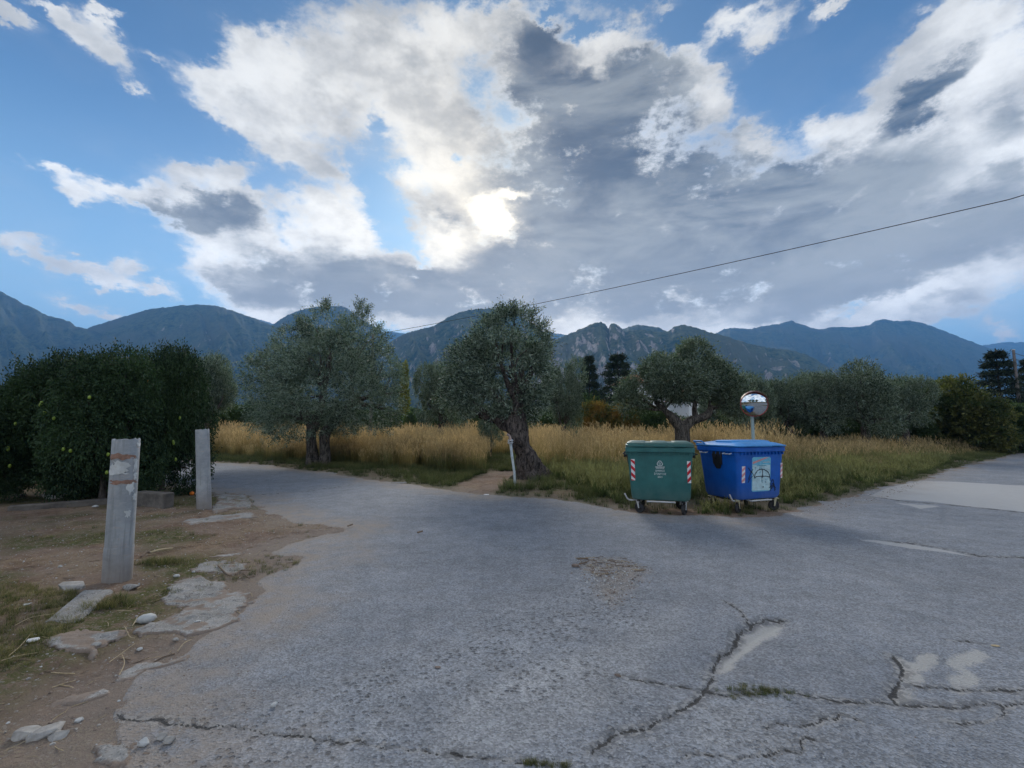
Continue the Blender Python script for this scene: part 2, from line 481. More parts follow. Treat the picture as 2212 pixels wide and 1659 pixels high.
def mountain(prof, D, seed, label, rocky=0.3, depth=0.55, na=340, nd=80, base_y=905, rough=1.0):
    xs = np.array([p[0] for p in prof], float); ys = np.array([p[1] for p in prof], float)
    a = []; h = []
    for x, y in zip(xs, ys):
        A, E = azel(x, y); a.append(A); h.append(math.tan(E) * D)
    a = np.array(a); h = np.array(h)
    # extend both ends down and away
    A = np.linspace(a[0] - 0.04, a[-1] + 0.04, na)
    H = np.interp(A, a, h)
    H = H / np.cos(np.clip(A, a[0], a[-1]))
    e = np.clip(1 - np.maximum(a[0] - A, A - a[-1]) / 0.04, 0, 1)
    H = H * np.where((A < a[0]) | (A > a[-1]), e ** 0.7, 1)
    H = H + (fbm2(A * 260, A * 0 + seed, 4, seed) - 0.5) * D * 0.004 * rough
    H = np.maximum(H, 0)
    T = np.concatenate([np.linspace(0, 1, nd), np.linspace(1.04, 1.5, 10)])
    AA, TT = np.meshgrid(A, T, indexing='ij')
    HH = np.repeat(H[:, None], len(T), 1)
    Y = D * (1 - depth) + D * depth * TT
    X = np.tan(AA) * Y
    # height profile from foot to crest, seen crest kept on its sight line
    shape = np.where(TT <= 1, TT ** 1.25, 1 - (TT - 1) * 1.6)
    Z = HH * shape
    fr = 26.0 / D
    gul = ridged2(AA * 22 + TT * 1.6, TT * 2.6 + AA * 9, 5, seed + 3)
    gul2 = ridged2(X * fr * 0.35, Y * fr * 0.35, 5, seed + 9)
    env = np.clip(TT * (1 - TT) * 4, 0, 1) ** 0.8
    Z = Z + (gul - 0.62) * HH.clip(D * 0.03) * 0.20 * env * rough + (gul2 - 0.55) * D * 0.030 * env * rough
    Zf = np.maximum(Z, -5)
    dzx = np.gradient(Zf, axis=0) / np.maximum(np.abs(np.gradient(X, axis=0)), 1e-3)
    dzy = np.gradient(Zf, axis=1) / np.maximum(np.abs(np.gradient(Y, axis=1)), 1e-3)
    slope = np.sqrt(dzx ** 2 + dzy ** 2)
    rk = sstep(0.5, 1.6, slope) * 0.28 + rocky * 0.48 + (fbm2(AA * 40, TT * 6, 4, seed + 5) - 0.5) * 0.6 * (rocky + .2)
    V = np.stack([X, Y, Zf + 0], -1).reshape(-1, 3)
    n, mm = len(A), len(T)
    I = (np.arange(n - 1)[:, None] * mm + np.arange(mm - 1)[None]).ravel()
    F = np.stack([I, I + mm, I + mm + 1, I + 1], -1)
    me = mesh_np('mountain', V, F, M_MOUNT, True, vattr={'rock': rk.ravel()})
    o = link('mountain', me)
    return tag(o, label, None, None, 'structure')
mountain([(-120,560),(0,628),(22,640),(50,655),(80,668),(100,680),(150,693),(165,705),(200,712),(260,740),(340,800)], 2350, 11, 'tall bluish mountain at the far left edge', 0.12)
mountain([(100,760),(165,722),(200,704),(260,685),(320,668),(380,660),(430,657),(470,660),(530,680),(580,699),(620,712),(680,735),(760,780)], 2500, 21, 'broad rounded scrub covered mountain', 0.22)
mountain([(520,760),(560,722),(590,700),(620,680),(660,666),(700,660),(738,661),(752,666),(765,678),(800,700),(828,718),(842,740),(870,790)], 2750, 31, 'rounded mountain behind the large olive tree', 0.25)
mountain([(500,700),(530,681),(560,690),(600,702),(650,740)], 5200, 37, 'pale distant ridge between two mountains', 0.3, na=80, nd=30)
mountain([(780,760),(822,722),(840,716),(858,718),(880,722),(930,760)], 5200, 41, 'small distant hill in the saddle', 0.3, na=80, nd=30)
mountain([(800,790),(835,742),(870,722),(900,712),(940,702),(962,688),(985,676),(1010,669),(1050,665),(1085,668),(1110,676),(1150,700),(1200,735),(1260,780)], 2000, 51, 'mountain with pale rock faces behind the leaning olive', 0.42)
mountain([(1080,750),(1150,722),(1180,716),(1215,722),(1260,730),(1330,770)], 4800, 61, 'low distant ridge right of the leaning olive', 0.3, na=100, nd=30)
mountain([(1110,790),(1175,745),(1200,732),(1235,718),(1265,705),(1285,696),(1300,695),(1308,700),(1314,709),(1318,700),(1326,697),(1336,702),(1350,716),(1360,712),(1390,712),(1420,716),(1440,716),(1455,706),(1475,700),(1500,706),(1530,716),(1570,726),(1620,742),(1660,750),(1710,756),(1745,765),(1770,780),(1800,800),(1850,840)], 1750, 71, 'rocky limestone mountain with a notched twin peak', 0.62, nd=100, na=440)
mountain([(1320,725),(1350,708),(1375,701),(1400,703),(1425,708),(1450,720)], 2300, 77, 'grey rock dome behind the notched peak', 0.7, na=100, nd=30)
mountain([(1450,760),(1530,728),(1560,712),(1580,708),(1620,710),(1645,704),(1680,700),(1700,694),(1712,693),(1730,700),(1760,709),(1772,711),(1800,706),(1850,706),(1880,701),(1892,691),(1906,689),(1930,693),(1965,692),(1990,696),(2020,707),(2060,722),(2100,738),(2150,756),(2212,778),(2350,830)], 3500, 81, 'long dark blue mountain with a flat topped summit on the right', 0.10, na=440)
mountain([(2060,760),(2140,743),(2180,738),(2212,740),(2300,730),(2420,760)], 5200, 91, 'pale distant ridge at the right edge', 0.3, na=100, nd=30)

# ---------------------------------------------------------------- ground, road (one continuous relief, split where the asphalt ends)
def P2(pts): return np.array([[gp(x, y).x, gp(x, y).y] for x, y in pts])
def c2(pts, ox, oy, k):   # second survey sheet -> first
    return [((ox + x * k) * 0.86406, (oy + y * k) * 0.86406) for x, y in pts]
def seg_dist(px, py, pts):
    d = np.full(px.shape, 1e9)
    for (x0, y0), (x1, y1) in zip(pts[:-1], pts[1:]):
        dx, dy = x1 - x0, y1 - y0
        t = np.clip(((px - x0) * dx + (py - y0) * dy) / (dx * dx + dy * dy + 1e-12), 0, 1)
        d = np.minimum(d, np.hypot(px - x0 - t * dx, py - y0 - t * dy))
    return d
def sdf(px, py, poly):
    c = np.vstack([poly, poly[:1]])
    d = seg_dist(px, py, c)
    ins = np.zeros(px.shape, bool)
    for (x0, y0), (x1, y1) in zip(c[:-1], c[1:]):
        cr = ((y0 > py) != (y1 > py)) & (px < (x1 - x0) * (py - y0) / (y1 - y0 + 1e-12) + x0)
        ins ^= cr
    return np.where(ins, d, -d)
EDGE_FAR = [(330,988),(455,998),(560,1004),(640,1014),(700,1020),(800,1036),(880,1046),(950,1056),(1040,1068),(1150,1075),(1230,1083),(1300,1097),(1345,1106),(1420,1113),(1500,1116),(1600,1118),(1690,1112),(1730,1098),(1810,1078),(1900,1056),(2000,1034),(2060,1013),(2150,992),(2212,977)]
EDGE_LEFT = [(400,1052),(470,1064),(540,1070),(548,1090),(575,1108),(640,1126),(745,1141),(700,1156),(610,1180),(600,1200),(665,1211),(600,1240),(545,1290),(520,1330),(470,1375),(400,1415),(300,1470),(235,1540),(200,1600),(250,1640),(320,1700)]
rf = P2(EDGE_FAR)
rl = P2(EDGE_LEFT)
RW = np.vstack([[[-34.0, 23.5]], rf, [[70, 47], [90, 30], [60, -30], [-12, -30], [-4.2, -2]], rl[::-1], [[-12.0, 13.6], [-34, 15.5]]])

# polar relief grid around the crossing
NA, NR = 900, 560
aa = np.radians(np.linspace(-66, 66, NA))
rr = 0.95 * np.exp(np.linspace(0, 1, NR) * math.log(48 / 0.95))
RR, AAg = np.meshgrid(rr, aa, indexing='ij')
GX = RR * np.sin(AAg); GY = RR * np.cos(AAg)
gx, gy = GX.ravel(), GY.ravel()
wob = (fbm2(gx * 2.2, gy * 2.2, 5, 5) - 0.5)
sd = sdf(gx, gy, RW)
sdw = sd + wob * np.clip(0.25 + np.hypot(gx, gy) * 0.03, 0, 0.9)
dist0 = np.hypot(gx, gy)
CR8 = lambda p: P2(c2(p, 1400, 1350, 0.5244))
CR5 = lambda p: P2(c2(p, 700, 1150, 0.4641))
CR7 = lambda p: P2(c2(p, 1900, 780, 0.3014))
wx = gx + (fbm2(gx * 14, gy * 14, 4, 41) - 0.5) * 0.07
wy = gy + (fbm2(gx * 14, gy * 14, 4, 43) - 0.5) * 0.07
cracks = [
 (CR5([(-900,1380),(0,1480),(270,1515),(450,1525),(560,1550),(700,1560),(850,1585),(1000,1600),(1200,1625),(1300,1645)]), .016),
 (CR8([(290,655),(430,682),(520,693),(600,705),(680,718)]), .018),
 (CR8([(680,718),(740,735),(860,738),(1040,720),(1150,735),(1300,765),(1420,775),(1500,765),(1640,780),(1760,778),(1900,790),(1990,765)]), .032),
 (CR8([(150,1010),(200,970),(270,915),(400,905),(490,850),(600,800),(650,765),(690,720),(740,640)]), .034),
 (CR8([(720,620),(740,560),(830,500),(850,440),(900,405),(980,375),(1065,378)]), .030),
 (CR8([(780,290),(830,315),(870,350),(900,400)]), .016),
 (CR8([(970,890),(1050,872),(1140,888),(1220,870),(1290,848),(1340,825),(1440,860)]), .018),
 (CR8([(1140,1000),(1160,960),(1180,945),(1290,965)]), .016),
 (CR8([(600,1020),(760,1025),(860,1045),(1000,1020),(1140,1000)]), .020),
 (CR8([(1580,545),(1635,600),(1600,660),(1590,740),(1600,770)]), .030),
 (CR8([(1640,660),(1760,690),(1880,695),(1980,700),(2100,712),(2300,712)]), .022),
 (CR8([(1990,765),(2080,760),(2120,790),(2100,830),(2060,860),(1900,872),(1820,850)]), .020),
 (CR8([(1820,470),(1880,480),(2010,495)]), .012),
 (CR8([(2120,790),(2190,770),(2400,760)]), .018),
 (CR7([(1040,1545),(1240,1575),(1480,1590),(1800,1620),(2190,1665)]), .05),
 (CR8([(1580,8),(1700,20),(1900,55),(2000,78),(2212,85),(2500,92)]), .045),
 (P2([(455,1076),(560,1068),(650,1062),(760,1048)]), .012),
]
crk = np.zeros(gx.shape); crs = np.zeros(gx.shape); cor = np.zeros(gx.shape)
near = dist0 < 30
for pts, wd in cracks:
    d = seg_dist(wx, wy, pts)
    vary = 0.15 + 2.2 * vn2(gx * 4.1, gy * 4.1, 77) ** 2 + .7 * vn2(gx * 15, gy * 15, 79)
    cor = np.maximum(cor, np.clip(1 - d / (wd * .42 * vary + dist0 * 0.0016), 0, 1))
    crs = np.maximum(crs, np.clip(1 - d / (wd * 3.2 * (.4 + .6 * vary) + dist0 * 0.003), 0, 1))
    crk = np.maximum(crk, np.clip(1 - d / (wd * 0.50 * vary + dist0 * 0.0011), 0, 1))
# fine map cracking where the seal has aged
fmx = np.abs(vn2(wx * 1.3 + 9, wy * 1.3, 55) - 0.5); fmx2 = np.abs(vn2(wx * 2.9, wy * 2.9 + 4, 57) - 0.5)
zone = sstep(0.52, 0.66, fbm2(gx * 0.45, gy * 0.45, 3, 61))
crs = np.maximum(crs, 0.62 * zone * np.clip(1 - np.minimum(fmx, fmx2) / 0.03, 0, 1))
crk = np.maximum(crk, 0.4 * zone * np.clip(1 - np.minimum(fmx, fmx2) / 0.012, 0, 1))
PALE = [CR8([(1620,555),(1700,575),(1770,545),(1775,590),(1700,620),(1690,660),(1620,655)]),
        CR8([(1610,690),(1665,700),(1650,745),(1605,770)]),
        CR8([(1850,590),(1990,525),(2010,545),(1930,600),(1960,640),(1965,690),(1900,710),(1870,660),(1920,620)]),
        CR8([(745,612),(760,590),(840,520),(890,450),(960,415),(1040,385),(1050,405),(1020,445),(930,480),(850,545),(780,606)])]
pale = np.full(gx.shape, -1e9)
for q in PALE: pale = np.maximum(pale, sdf(wx, wy, q))
pale = sstep(-0.13, 0.06, pale)
hole = np.clip(1 - seg_dist(gx, gy, CR8([(745,605),(830,540),(900,465),(1040,395)])) / 0.17, 0, 1)
hole = np.maximum(hole, 0.6 * np.clip(1 - seg_dist(gx, gy, CR8([(1640,580),(1640,740),(1900,720),(1960,650)])) / 0.28, 0, 1))
LIGHT = [CR7([(910,1525),(1050,1460),(1330,1400),(1620,1408),(2190,1440),(2600,1450),(2600,1700),(2190,1655),(1700,1605),(1400,1570),(1060,1548)]),
         CR7([(1110,1580),(1320,1600),(1500,1612),(1340,1632)]),
         CR8([(1440,3),(1620,14),(1760,38),(1900,62),(1960,76),(1800,58),(1600,30)])]
light = np.full(gx.shape, -1e9)
for q in LIGHT: light = np.maximum(light, sdf(gx + wob * .25, gy + wob * .25, q))
light = sstep(-0.14, 0.12, light)
worn = np.full(gx.shape, -1e9)
for q in [CR8([(640,770),(750,745),(960,740),(1010,780),(980,880),(1130,890),(1300,850),(1440,850),(1440,900),(1170,950),(1150,1010),(700,1050),(560,1040),(520,900)]),
          CR8([(1820,840),(2060,830),(2050,860),(1900,872),(1830,860)]),
          P2([(1000,1500),(1300,1380),(1500,1280),(1400,1500),(1100,1659),(900,1640)])]:
    worn = np.maximum(worn, sdf(wx + wob * .5, wy + wob * .5, q))
worn = sstep(-0.1, 0.15, worn)
grav = sdf(wx + wob * .4, wy + wob * .4, CR8([(100,95),(280,90),(430,140),(330,240),(220,340),(130,180)]))
grav = sstep(-0.12, 0.12, grav)
band = seg_dist(gx, gy, CR5([(1700,780),(1500,900),(1150,1050),(700,1180),(350,1330),(-300,1560)]))
coarse = sstep(0.75, 0.1, band + wob * 0.9) * 0.9 + 0.35 * sstep(0.5, 0.7, fbm2(gx * .8, gy * .8, 4, 91))
coarse = np.clip(coarse + 0.5 * sstep(3.6, 2.0, dist0), 0, 1)
dust = sstep(1.1, -0.05, sdw + wob * 0.6) * 0.9
dust = np.maximum(dust, grav * 0.7)
dust = dust * np.where((gx > 0) & (gy > 8), 0.55, 1.0)
z = 0.020 * (fbm2(gx * 0.35, gy * 0.35, 3, 3) - 0.5) * 1.0
road_m = sdw > 0
stone_n = fbm2(gx * 28, gy * 28, 2, 13) - 0.5
z_road = z - crk * 0.007 - hole * 0.035 + coarse * stone_n * 0.008 + grav * (fbm2(gx * 22, gy * 22, 3, 15) - 0.35) * 0.035
z_soil = z - 0.006 + sstep(0, -1.6, sd) * 0.05 + (fbm2(gx * 3, gy * 3, 5, 23) - 0.5) * 0.07 * sstep(0.05, -0.5, sdw) + (fbm2(gx * 16, gy * 16, 3, 27) - 0.5) * 0.02 * sstep(0, -0.2, sdw)
Zg = np.where(road_m, z_road, z_soil)
# keep soil low beyond the crossing where grass stands
GZ = Zg.reshape(GX.shape)
def ground_z(x, y):
    r = math.hypot(x, y); a = math.atan2(x, y)
    i = int(np.clip(round(math.log(max(r, .96) / .95) / math.log(48 / .95) * (NR - 1)), 0, NR - 1))
    j = int(np.clip(round((a - aa[0]) / (aa[-1] - aa[0]) * (NA - 1)), 0, NA - 1))
    return float(GZ[i, j]) if (r < 47.5 and abs(a) < aa[-1]) else 0.0
grass_m = np.clip(sstep(0.42, 0.60, fbm2(gx * .9, gy * .9, 4, 33)) , 0, 1)
farside = (gy > 9.2) & (sd < 0) & (gx > -14)
pathm = sstep(0.5, 0.0, seg_dist(gx + wob, gy + wob, P2([(1020,1062),(1060,1042),(1100,1022)])) - 0.45)
grass_m = np.where(farside, np.clip(0.55 + grass_m * .6, 0, 1) * (1 - pathm), grass_m * sstep(-0.25, -0.9, sd))
straw = sstep(0.45, 0.62, fbm2(gx * 1.7 + 9, gy * 1.7, 4, 37))

def asphalt_mat():
    m, s = material('asphalt')
    p = s.pos()
    n1 = s.noise(p, 0.55, 6, 0.6); n2 = s.noise(p, 5.0, 6, 0.65); n3 = s.noise(p, 60.0, 4, 0.7)
    v = s.voro(p, 85.0); vc = s.n('ShaderNodeSeparateColor'); s.put(vc.inputs[0], s.voro(p, 85.0, out='Color'))
    vbig = s.voro(p, 34.0)
    vbc = s.n('ShaderNodeSeparateColor'); s.put(vbc.inputs[0], s.voro(p, 34.0, out='Color'))
    base = s.mix(s.ramp(n1, 0.3, 0.7), (0.208, 0.222, 0.240), (0.270, 0.283, 0.300))
    base = s.mix(s.m('MULTIPLY', s.ramp(n2, 0.35, 0.7), 0.45), base, (0.30, 0.298, 0.295))
    base = s.mix(s.ramp(s.noise(p, 0.16, 3, 0.5), 0.45, 0.62, 0.0, 0.35), base, (0.17, 0.173, 0.18))
    base = s.mix(s.m('MULTIPLY', s.attr('worn'), 0.55), base, (0.32, 0.32, 0.315))
    mot = s.ramp(s.noise(p, 2.6, 7, 0.72), 0.32, 0.68, 0.86, 1.12)
    base = s.mix(1.0, base, s.xyz(mot, mot, s.m('MULTIPLY', mot, 1.0)), 'MULTIPLY')
    blk = s.ramp(s.noise(p, 11.0, 5, 0.75), 0.36, 0.62, 0.91, 1.06)
    base = s.mix(1.0, base, s.xyz(blk, blk, blk), 'MULTIPLY')
    agg = s.ramp(vc.outputs[0], 0.0, 1.0, 0.66, 1.34, False)
    base = s.mix(1.0, base, s.xyz(agg, agg, agg), 'MULTIPLY')
    co = s.attr('coarse')
    base = s.mix(co, s.mix(1.0, base, (0.84, 0.85, 0.87), 'MULTIPLY'), base)
    pit = s.m('MULTIPLY', co, s.ramp(vbc.outputs[1], 0.70, 0.80))
    pit = s.m('MULTIPLY', pit, s.ramp(vbig, 0.25, 0.5, 1.0, 0.3))
    base = s.mix(s.m('MULTIPLY', pit, 0.62), base, (0.06, 0.06, 0.063))
    chip = s.m('MULTIPLY', s.m('MULTIPLY', s.ramp(vbc.outputs[2], 0.94, 0.97), s.ramp(vbig, 0.2, 0.35, 1.0, 0.0)), 0.4)
    base = s.mix(chip, base, (0.44, 0.43, 0.41))
    rag = s.m('ADD', s.m('MULTIPLY', s.m('SUBTRACT', n2, 0.5), 0.9), s.m('MULTIPLY', s.m('SUBTRACT', n3, 0.5), 0.9))
    base = s.mix(s.ramp(s.m('ADD', s.attr('light'), s.m('MULTIPLY', rag, 0.6)), 0.42, 0.58), base, s.mix(n2, (0.34, 0.335, 0.325), (0.43, 0.425, 0.41)))
    base = s.mix(s.m('MULTIPLY', s.ramp(s.m('ADD', s.attr('pale'), rag), 0.42, 0.80), 0.75), base, s.mix(n3, (0.33, 0.32, 0.29), (0.50, 0.48, 0.44)))
    du = s.m('MULTIPLY', s.attr('dust'), s.ramp(s.m('ADD', s.m('MULTIPLY', n2, 0.7), s.m('MULTIPLY', n3, 0.3)), 0.25, 0.62))
    base = s.mix(du, base, s.mix(n2, (0.20, 0.155, 0.115), (0.33, 0.275, 0.22)))
    base = s.mix(s.m('MULTIPLY', s.ramp(s.m('ADD', s.attr('crack'), s.m('MULTIPLY', rag, 0.75)), 0.40, 0.80), 0.55), base, s.mix(s.ramp(vbc.outputs[0], .55, .65), (0.085, 0.083, 0.08), (0.30, 0.29, 0.27)))
    base = s.mix(s.ramp(s.m('ADD', s.attr('core'), s.m('MULTIPLY', rag, 1.5)), 0.34, 0.70), base, (0.040, 0.039, 0.038))
    h = s.m('ADD', s.m('MULTIPLY', v, 0.5), s.m('MULTIPLY', n3, 0.5))
    h = s.m('SUBTRACT', h, s.m('MULTIPLY', pit, 2.0))
    s.out(s.bsdf(base, 0.88, spec=0.35, normal=s.bump(h, 1.0, 0.010)))
    return m
def soil_mat():
    m, s = material('soil')
    p = s.pos()
    n1 = s.noise(p, 1.3, 6, 0.65); n2 = s.noise(p, 9.0, 6, 0.7); n3 = s.noise(p, 70.0, 4, 0.7)
    c = s.mix(s.ramp(n2, 0.3, 0.7), (0.12, 0.075, 0.050), (0.27, 0.18, 0.125))
    c = s.mix(s.ramp(n1, 0.35, 0.65, 0.0, 0.7), c, (0.26, 0.20, 0.155))
    st = s.m('MULTIPLY', s.attr('straw'), s.ramp(n3, 0.45, 0.62))
    c = s.mix(s.m('MULTIPLY', st, 0.7), c, (0.34, 0.27, 0.16))
    g = s.m('MULTIPLY', s.attr('grass'), s.ramp(s.m('ADD', s.m('MULTIPLY', n3, 0.4), s.m('MULTIPLY', n2, 0.6)), 0.40, 0.55))
    c = s.mix(g, c, s.mix(n2, (0.045, 0.062, 0.02), (0.13, 0.125, 0.045)))
    vb = s.n('ShaderNodeSeparateColor'); s.put(vb.inputs[0], s.voro(p, 75.0, out='Color'))
    c = s.mix(s.m('MULTIPLY', s.ramp(vb.outputs[0], 0.93, 0.96), 0.5), c, (0.36, 0.33, 0.29))
    c = s.mix(s.m('MULTIPLY', s.attr('dust'), 0.55), c, s.mix(n3, (0.25, 0.215, 0.18), (0.36, 0.325, 0.285)))
    h = s.m('ADD', n3, n2)
    s.out(s.bsdf(c, 0.97, spec=0.1, normal=s.bump(h, 0.9, 0.03)))
    return m
M_ASPH = asphalt_mat(); M_SOIL = soil_mat()
idx = np.arange(NR * NA).reshape(NR, NA)
q = np.stack([idx[:-1, :-1], idx[:-1, 1:], idx[1:, 1:], idx[1:, :-1]], -1).reshape(-1, 4)[:, ::-1]
fm = road_m[q].mean(1) >= 0.5
Vg = np.stack([gx, gy, Zg], -1)
def sub(F, name, mat, attrs):
    used = np.unique(F); remap = np.zeros(len(Vg), np.int32); remap[used] = np.arange(len(used))
    me = mesh_np(name, Vg[used], remap[F], mat, True, vattr={k: a[used] for k, a in attrs.items()})
    return tag(link(name, me), None, None, None, 'structure')
dust_soil = sstep(-0.9, 0.0, sd) * np.where(gy < 7.5, 1, .5)
sub(q[fm], 'road', M_ASPH, dict(worn=worn, coarse=coarse, light=light, pale=pale, dust=dust, crack=crs, core=cor))
sub(q[~fm], 'verge', M_SOIL, dict(straw=straw, grass=grass_m, dust=dust_soil * .9))
# plain out to the mountains
def plain_mat():
    m, s = material('plain')
    p = s.pos()
    n1 = s.noise(p, 0.02, 6, 0.6); n2 = s.noise(p, 0.6, 6, 0.7)
    c = s.mix(s.ramp(n1, 0.35, 0.65), (0.05, 0.06, 0.03), (0.12, 0.105, 0.055))
    c = s.mix(s.ramp(n2, 0.4, 0.7, 0, 0.6), c, (0.17, 0.13, 0.08))
    s.out(s.bsdf(c, 0.97, spec=0.1))
    return m
M_PLAIN = plain_mat()
def ring_mesh(name, mat, r0, r1, a0, a1, z, nr=12, na=48):
    r = r0 * np.exp(np.linspace(0, 1, nr) * math.log(r1 / r0)); a = np.radians(np.linspace(a0, a1, na))
    Rr, Aa = np.meshgrid(r, a, indexing='ij')
    V = np.stack([Rr * np.sin(Aa), Rr * np.cos(Aa), np.full(Rr.shape, z)], -1).reshape(-1, 3)
    I = np.arange(nr * na).reshape(nr, na)
    F = np.stack([I[:-1, :-1], I[1:, :-1], I[1:, 1:], I[:-1, 1:]], -1).reshape(-1, 4)[:, ::-1]
    F = F[:, ::-1]
    return mesh_np(name, V, F, mat, True)
V = np.array([[-9000, -3000, -0.09], [9000, -3000, -0.09], [9000, 9000, -0.09], [-9000, 9000, -0.09]])
tag(link('ground', mesh_np('ground', V, np.array([[0, 1, 2, 3]]), M_PLAIN)), None, None, None, 'structure')
V = np.array([[-7, -22, -0.045], [40, -22, -0.045], [40, 3, -0.045], [-2.2, 3, -0.045]])
tag(link('road', mesh_np('road_behind', V, np.array([[0, 1, 2, 3]]), M_ASPH)), None, None, None, 'structure')

# ---------------------------------------------------------------- air
hm, hs = material('air')
hv = hs.n('ShaderNodeVolumePrincipled')
hv.inputs['Color'].default_value = (0.16, 0.46, 1.0, 1)
hv.inputs['Density'].default_value = HAZE = 0.00017
hv.inputs['Anisotropy'].default_value = 0.0
ho = hs.n('ShaderNodeOutputMaterial')
hm.node_tree.links.new(hv.outputs[0], ho.inputs['Volume'])
hb = MB(); hb.box((0, 3000, 589), (18600, 12900, 1180.0))
hz = tag(hb.build('haze', hm), kind='stuff')
hz.display_type = 'WIRE'

# ---------------------------------------------------------------- foliage
def leaf_mat(name, c0, c1, back=None, trans=0.25, rough=0.55, spec=0.35):
    m, s = material(name)
    t = s.attr('tint')
    c = s.mix(t, c0, c1)
    r = s.rnd()
    c = s.mix(1.0, c, s.xyz(*[s.ramp(r, 0, 1, 0.85, 1.15, False)] * 3), 'MULTIPLY')
    if back:
        c = s.mix(s.n('ShaderNodeNewGeometry').outputs['Backfacing'], c, back)
    b = s.bsdf(c, rough, spec=spec)
    tr = s.n('ShaderNodeBsdfTranslucent'); s.put(tr.inputs[0], s.mix(1.0, c, (0.9, 1.2, 0.5), 'MULTIPLY'))
    mx = s.n('ShaderNodeMixShader'); mx.inputs[0].default_value = trans
    s.t.links.new(b, mx.inputs[1]); s.t.links.new(tr.outputs[0], mx.inputs[2])
    s.out(mx.outputs[0])
    return m
M_OLIVE = leaf_mat('olive_leaf', (0.032, 0.054, 0.036), (0.125, 0.165, 0.11), (0.22, 0.27, 0.21), 0.18, 0.5)
M_OLIVE2 = leaf_mat('olive_leaf_far', (0.040, 0.062, 0.038), (0.12, 0.15, 0.09), (0.19, 0.23, 0.17), 0.18, 0.6)
M_ORANGE = leaf_mat('orange_leaf', (0.010, 0.024, 0.012), (0.038, 0.070, 0.024), (0.045, 0.075, 0.035), 0.12, 0.6, .15)
M_GREEN = leaf_mat('green_leaf', (0.030, 0.055, 0.018), (0.085, 0.125, 0.035), None, 0.25, 0.6)
M_YELL = leaf_mat('yellow_leaf', (0.14, 0.15, 0.03), (0.34, 0.31, 0.06), None, 0.3, 0.6)
M_YG = leaf_mat('yellowing_leaf', (0.045, 0.065, 0.02), (0.17, 0.16, 0.045), None, 0.3, 0.6)
M_AUT = leaf_mat('autumn_leaf', (0.06, 0.09, 0.025), (0.30, 0.16, 0.03), None, 0.25, 0.6)
M_CONI = leaf_mat('conifer_needles', (0.010, 0.022, 0.014), (0.035, 0.055, 0.03), None, 0.05, 0.7)
def bark_mat(name, c0, c1, sc=1.0):
    m, s = material(name)
    p = s.obj()
    st = s.v('MULTIPLY', p, (9 * sc, 9 * sc, 2.2 * sc))
    n = s.noise(st, 1.4, 7, 0.7, 0.6); n2 = s.noise(p, 26.0 * sc, 5, 0.7)
    f = s.m('ADD', s.m('MULTIPLY', n, 0.7), s.m('MULTIPLY', n2, 0.3))
    c = s.mix(s.ramp(f, 0.38, 0.62), c0, c1)
    s.out(s.bsdf(c, 0.95, spec=0.15, normal=s.bump(f, 1.0, 0.05)))
    return m
M_BARK = bark_mat('olive_bark', (0.022, 0.018, 0.015), (0.19, 0.165, 0.14))
M_BARKB = bark_mat('old_olive_bark', (0.009, 0.008, 0.008), (0.14, 0.115, 0.10))
M_BARK2 = bark_mat('brown_bark', (0.03, 0.024, 0.02), (0.12, 0.10, 0.085))

rng = np.random.default_rng(12)
def unit(v): return v / np.maximum(np.linalg.norm(v, axis=-1, keepdims=True), 1e-9)
def leaves(base, dirs, k, L, W, spread, seed, droop=0.0, sprig=0.3):
    """k leaves set along each shoot (base, direction); every leaf a folded four-corner blade"""
    g = np.random.default_rng(seed)
    n = len(base)
    a = unit(np.cross(dirs, g.normal(size=(n, 3)))); b = np.cross(dirs, a)
    t = (np.arange(k) + 0.5) / k
    sprig = sprig * np.where(g.uniform(size=n) < .05, g.uniform(1.4, 2.0, n), g.uniform(.5, 1.35, n))[:, None, None]
    ang = g.uniform(0, 6.28, (n, 1)) + np.arange(k)[None] * 2.4 + g.normal(0, .3, (n, k))
    side = a[:, None] * np.cos(ang)[..., None] + b[:, None] * np.sin(ang)[..., None]
    pos = base[:, None] + dirs[:, None] * (t[None, :, None] * sprig) + side * 0.02
    sp = spread * g.uniform(0.5, 1.4, (n, k, 1))
    ld = unit(dirs[:, None] * 1.0 + side * sp + np.array([0, 0, -droop]) + g.normal(0, .15, (n, k, 3)))
    wv = unit(np.cross(ld, g.normal(size=(n, k, 3))))
    l = L * g.uniform(0.6, 1.25, (n, k, 1)); wd = W * g.uniform(0.7, 1.2, (n, k, 1))
    p0 = pos; p1 = pos + ld * l * .45 + wv * wd / 2; p2 = pos + ld * l; p3 = pos + ld * l * .45 - wv * wd / 2
    V = np.stack([p0, p1, p2, p3], 2).reshape(-1, 3)
    F = np.arange(n * k * 4).reshape(-1, 4)
    return V, F
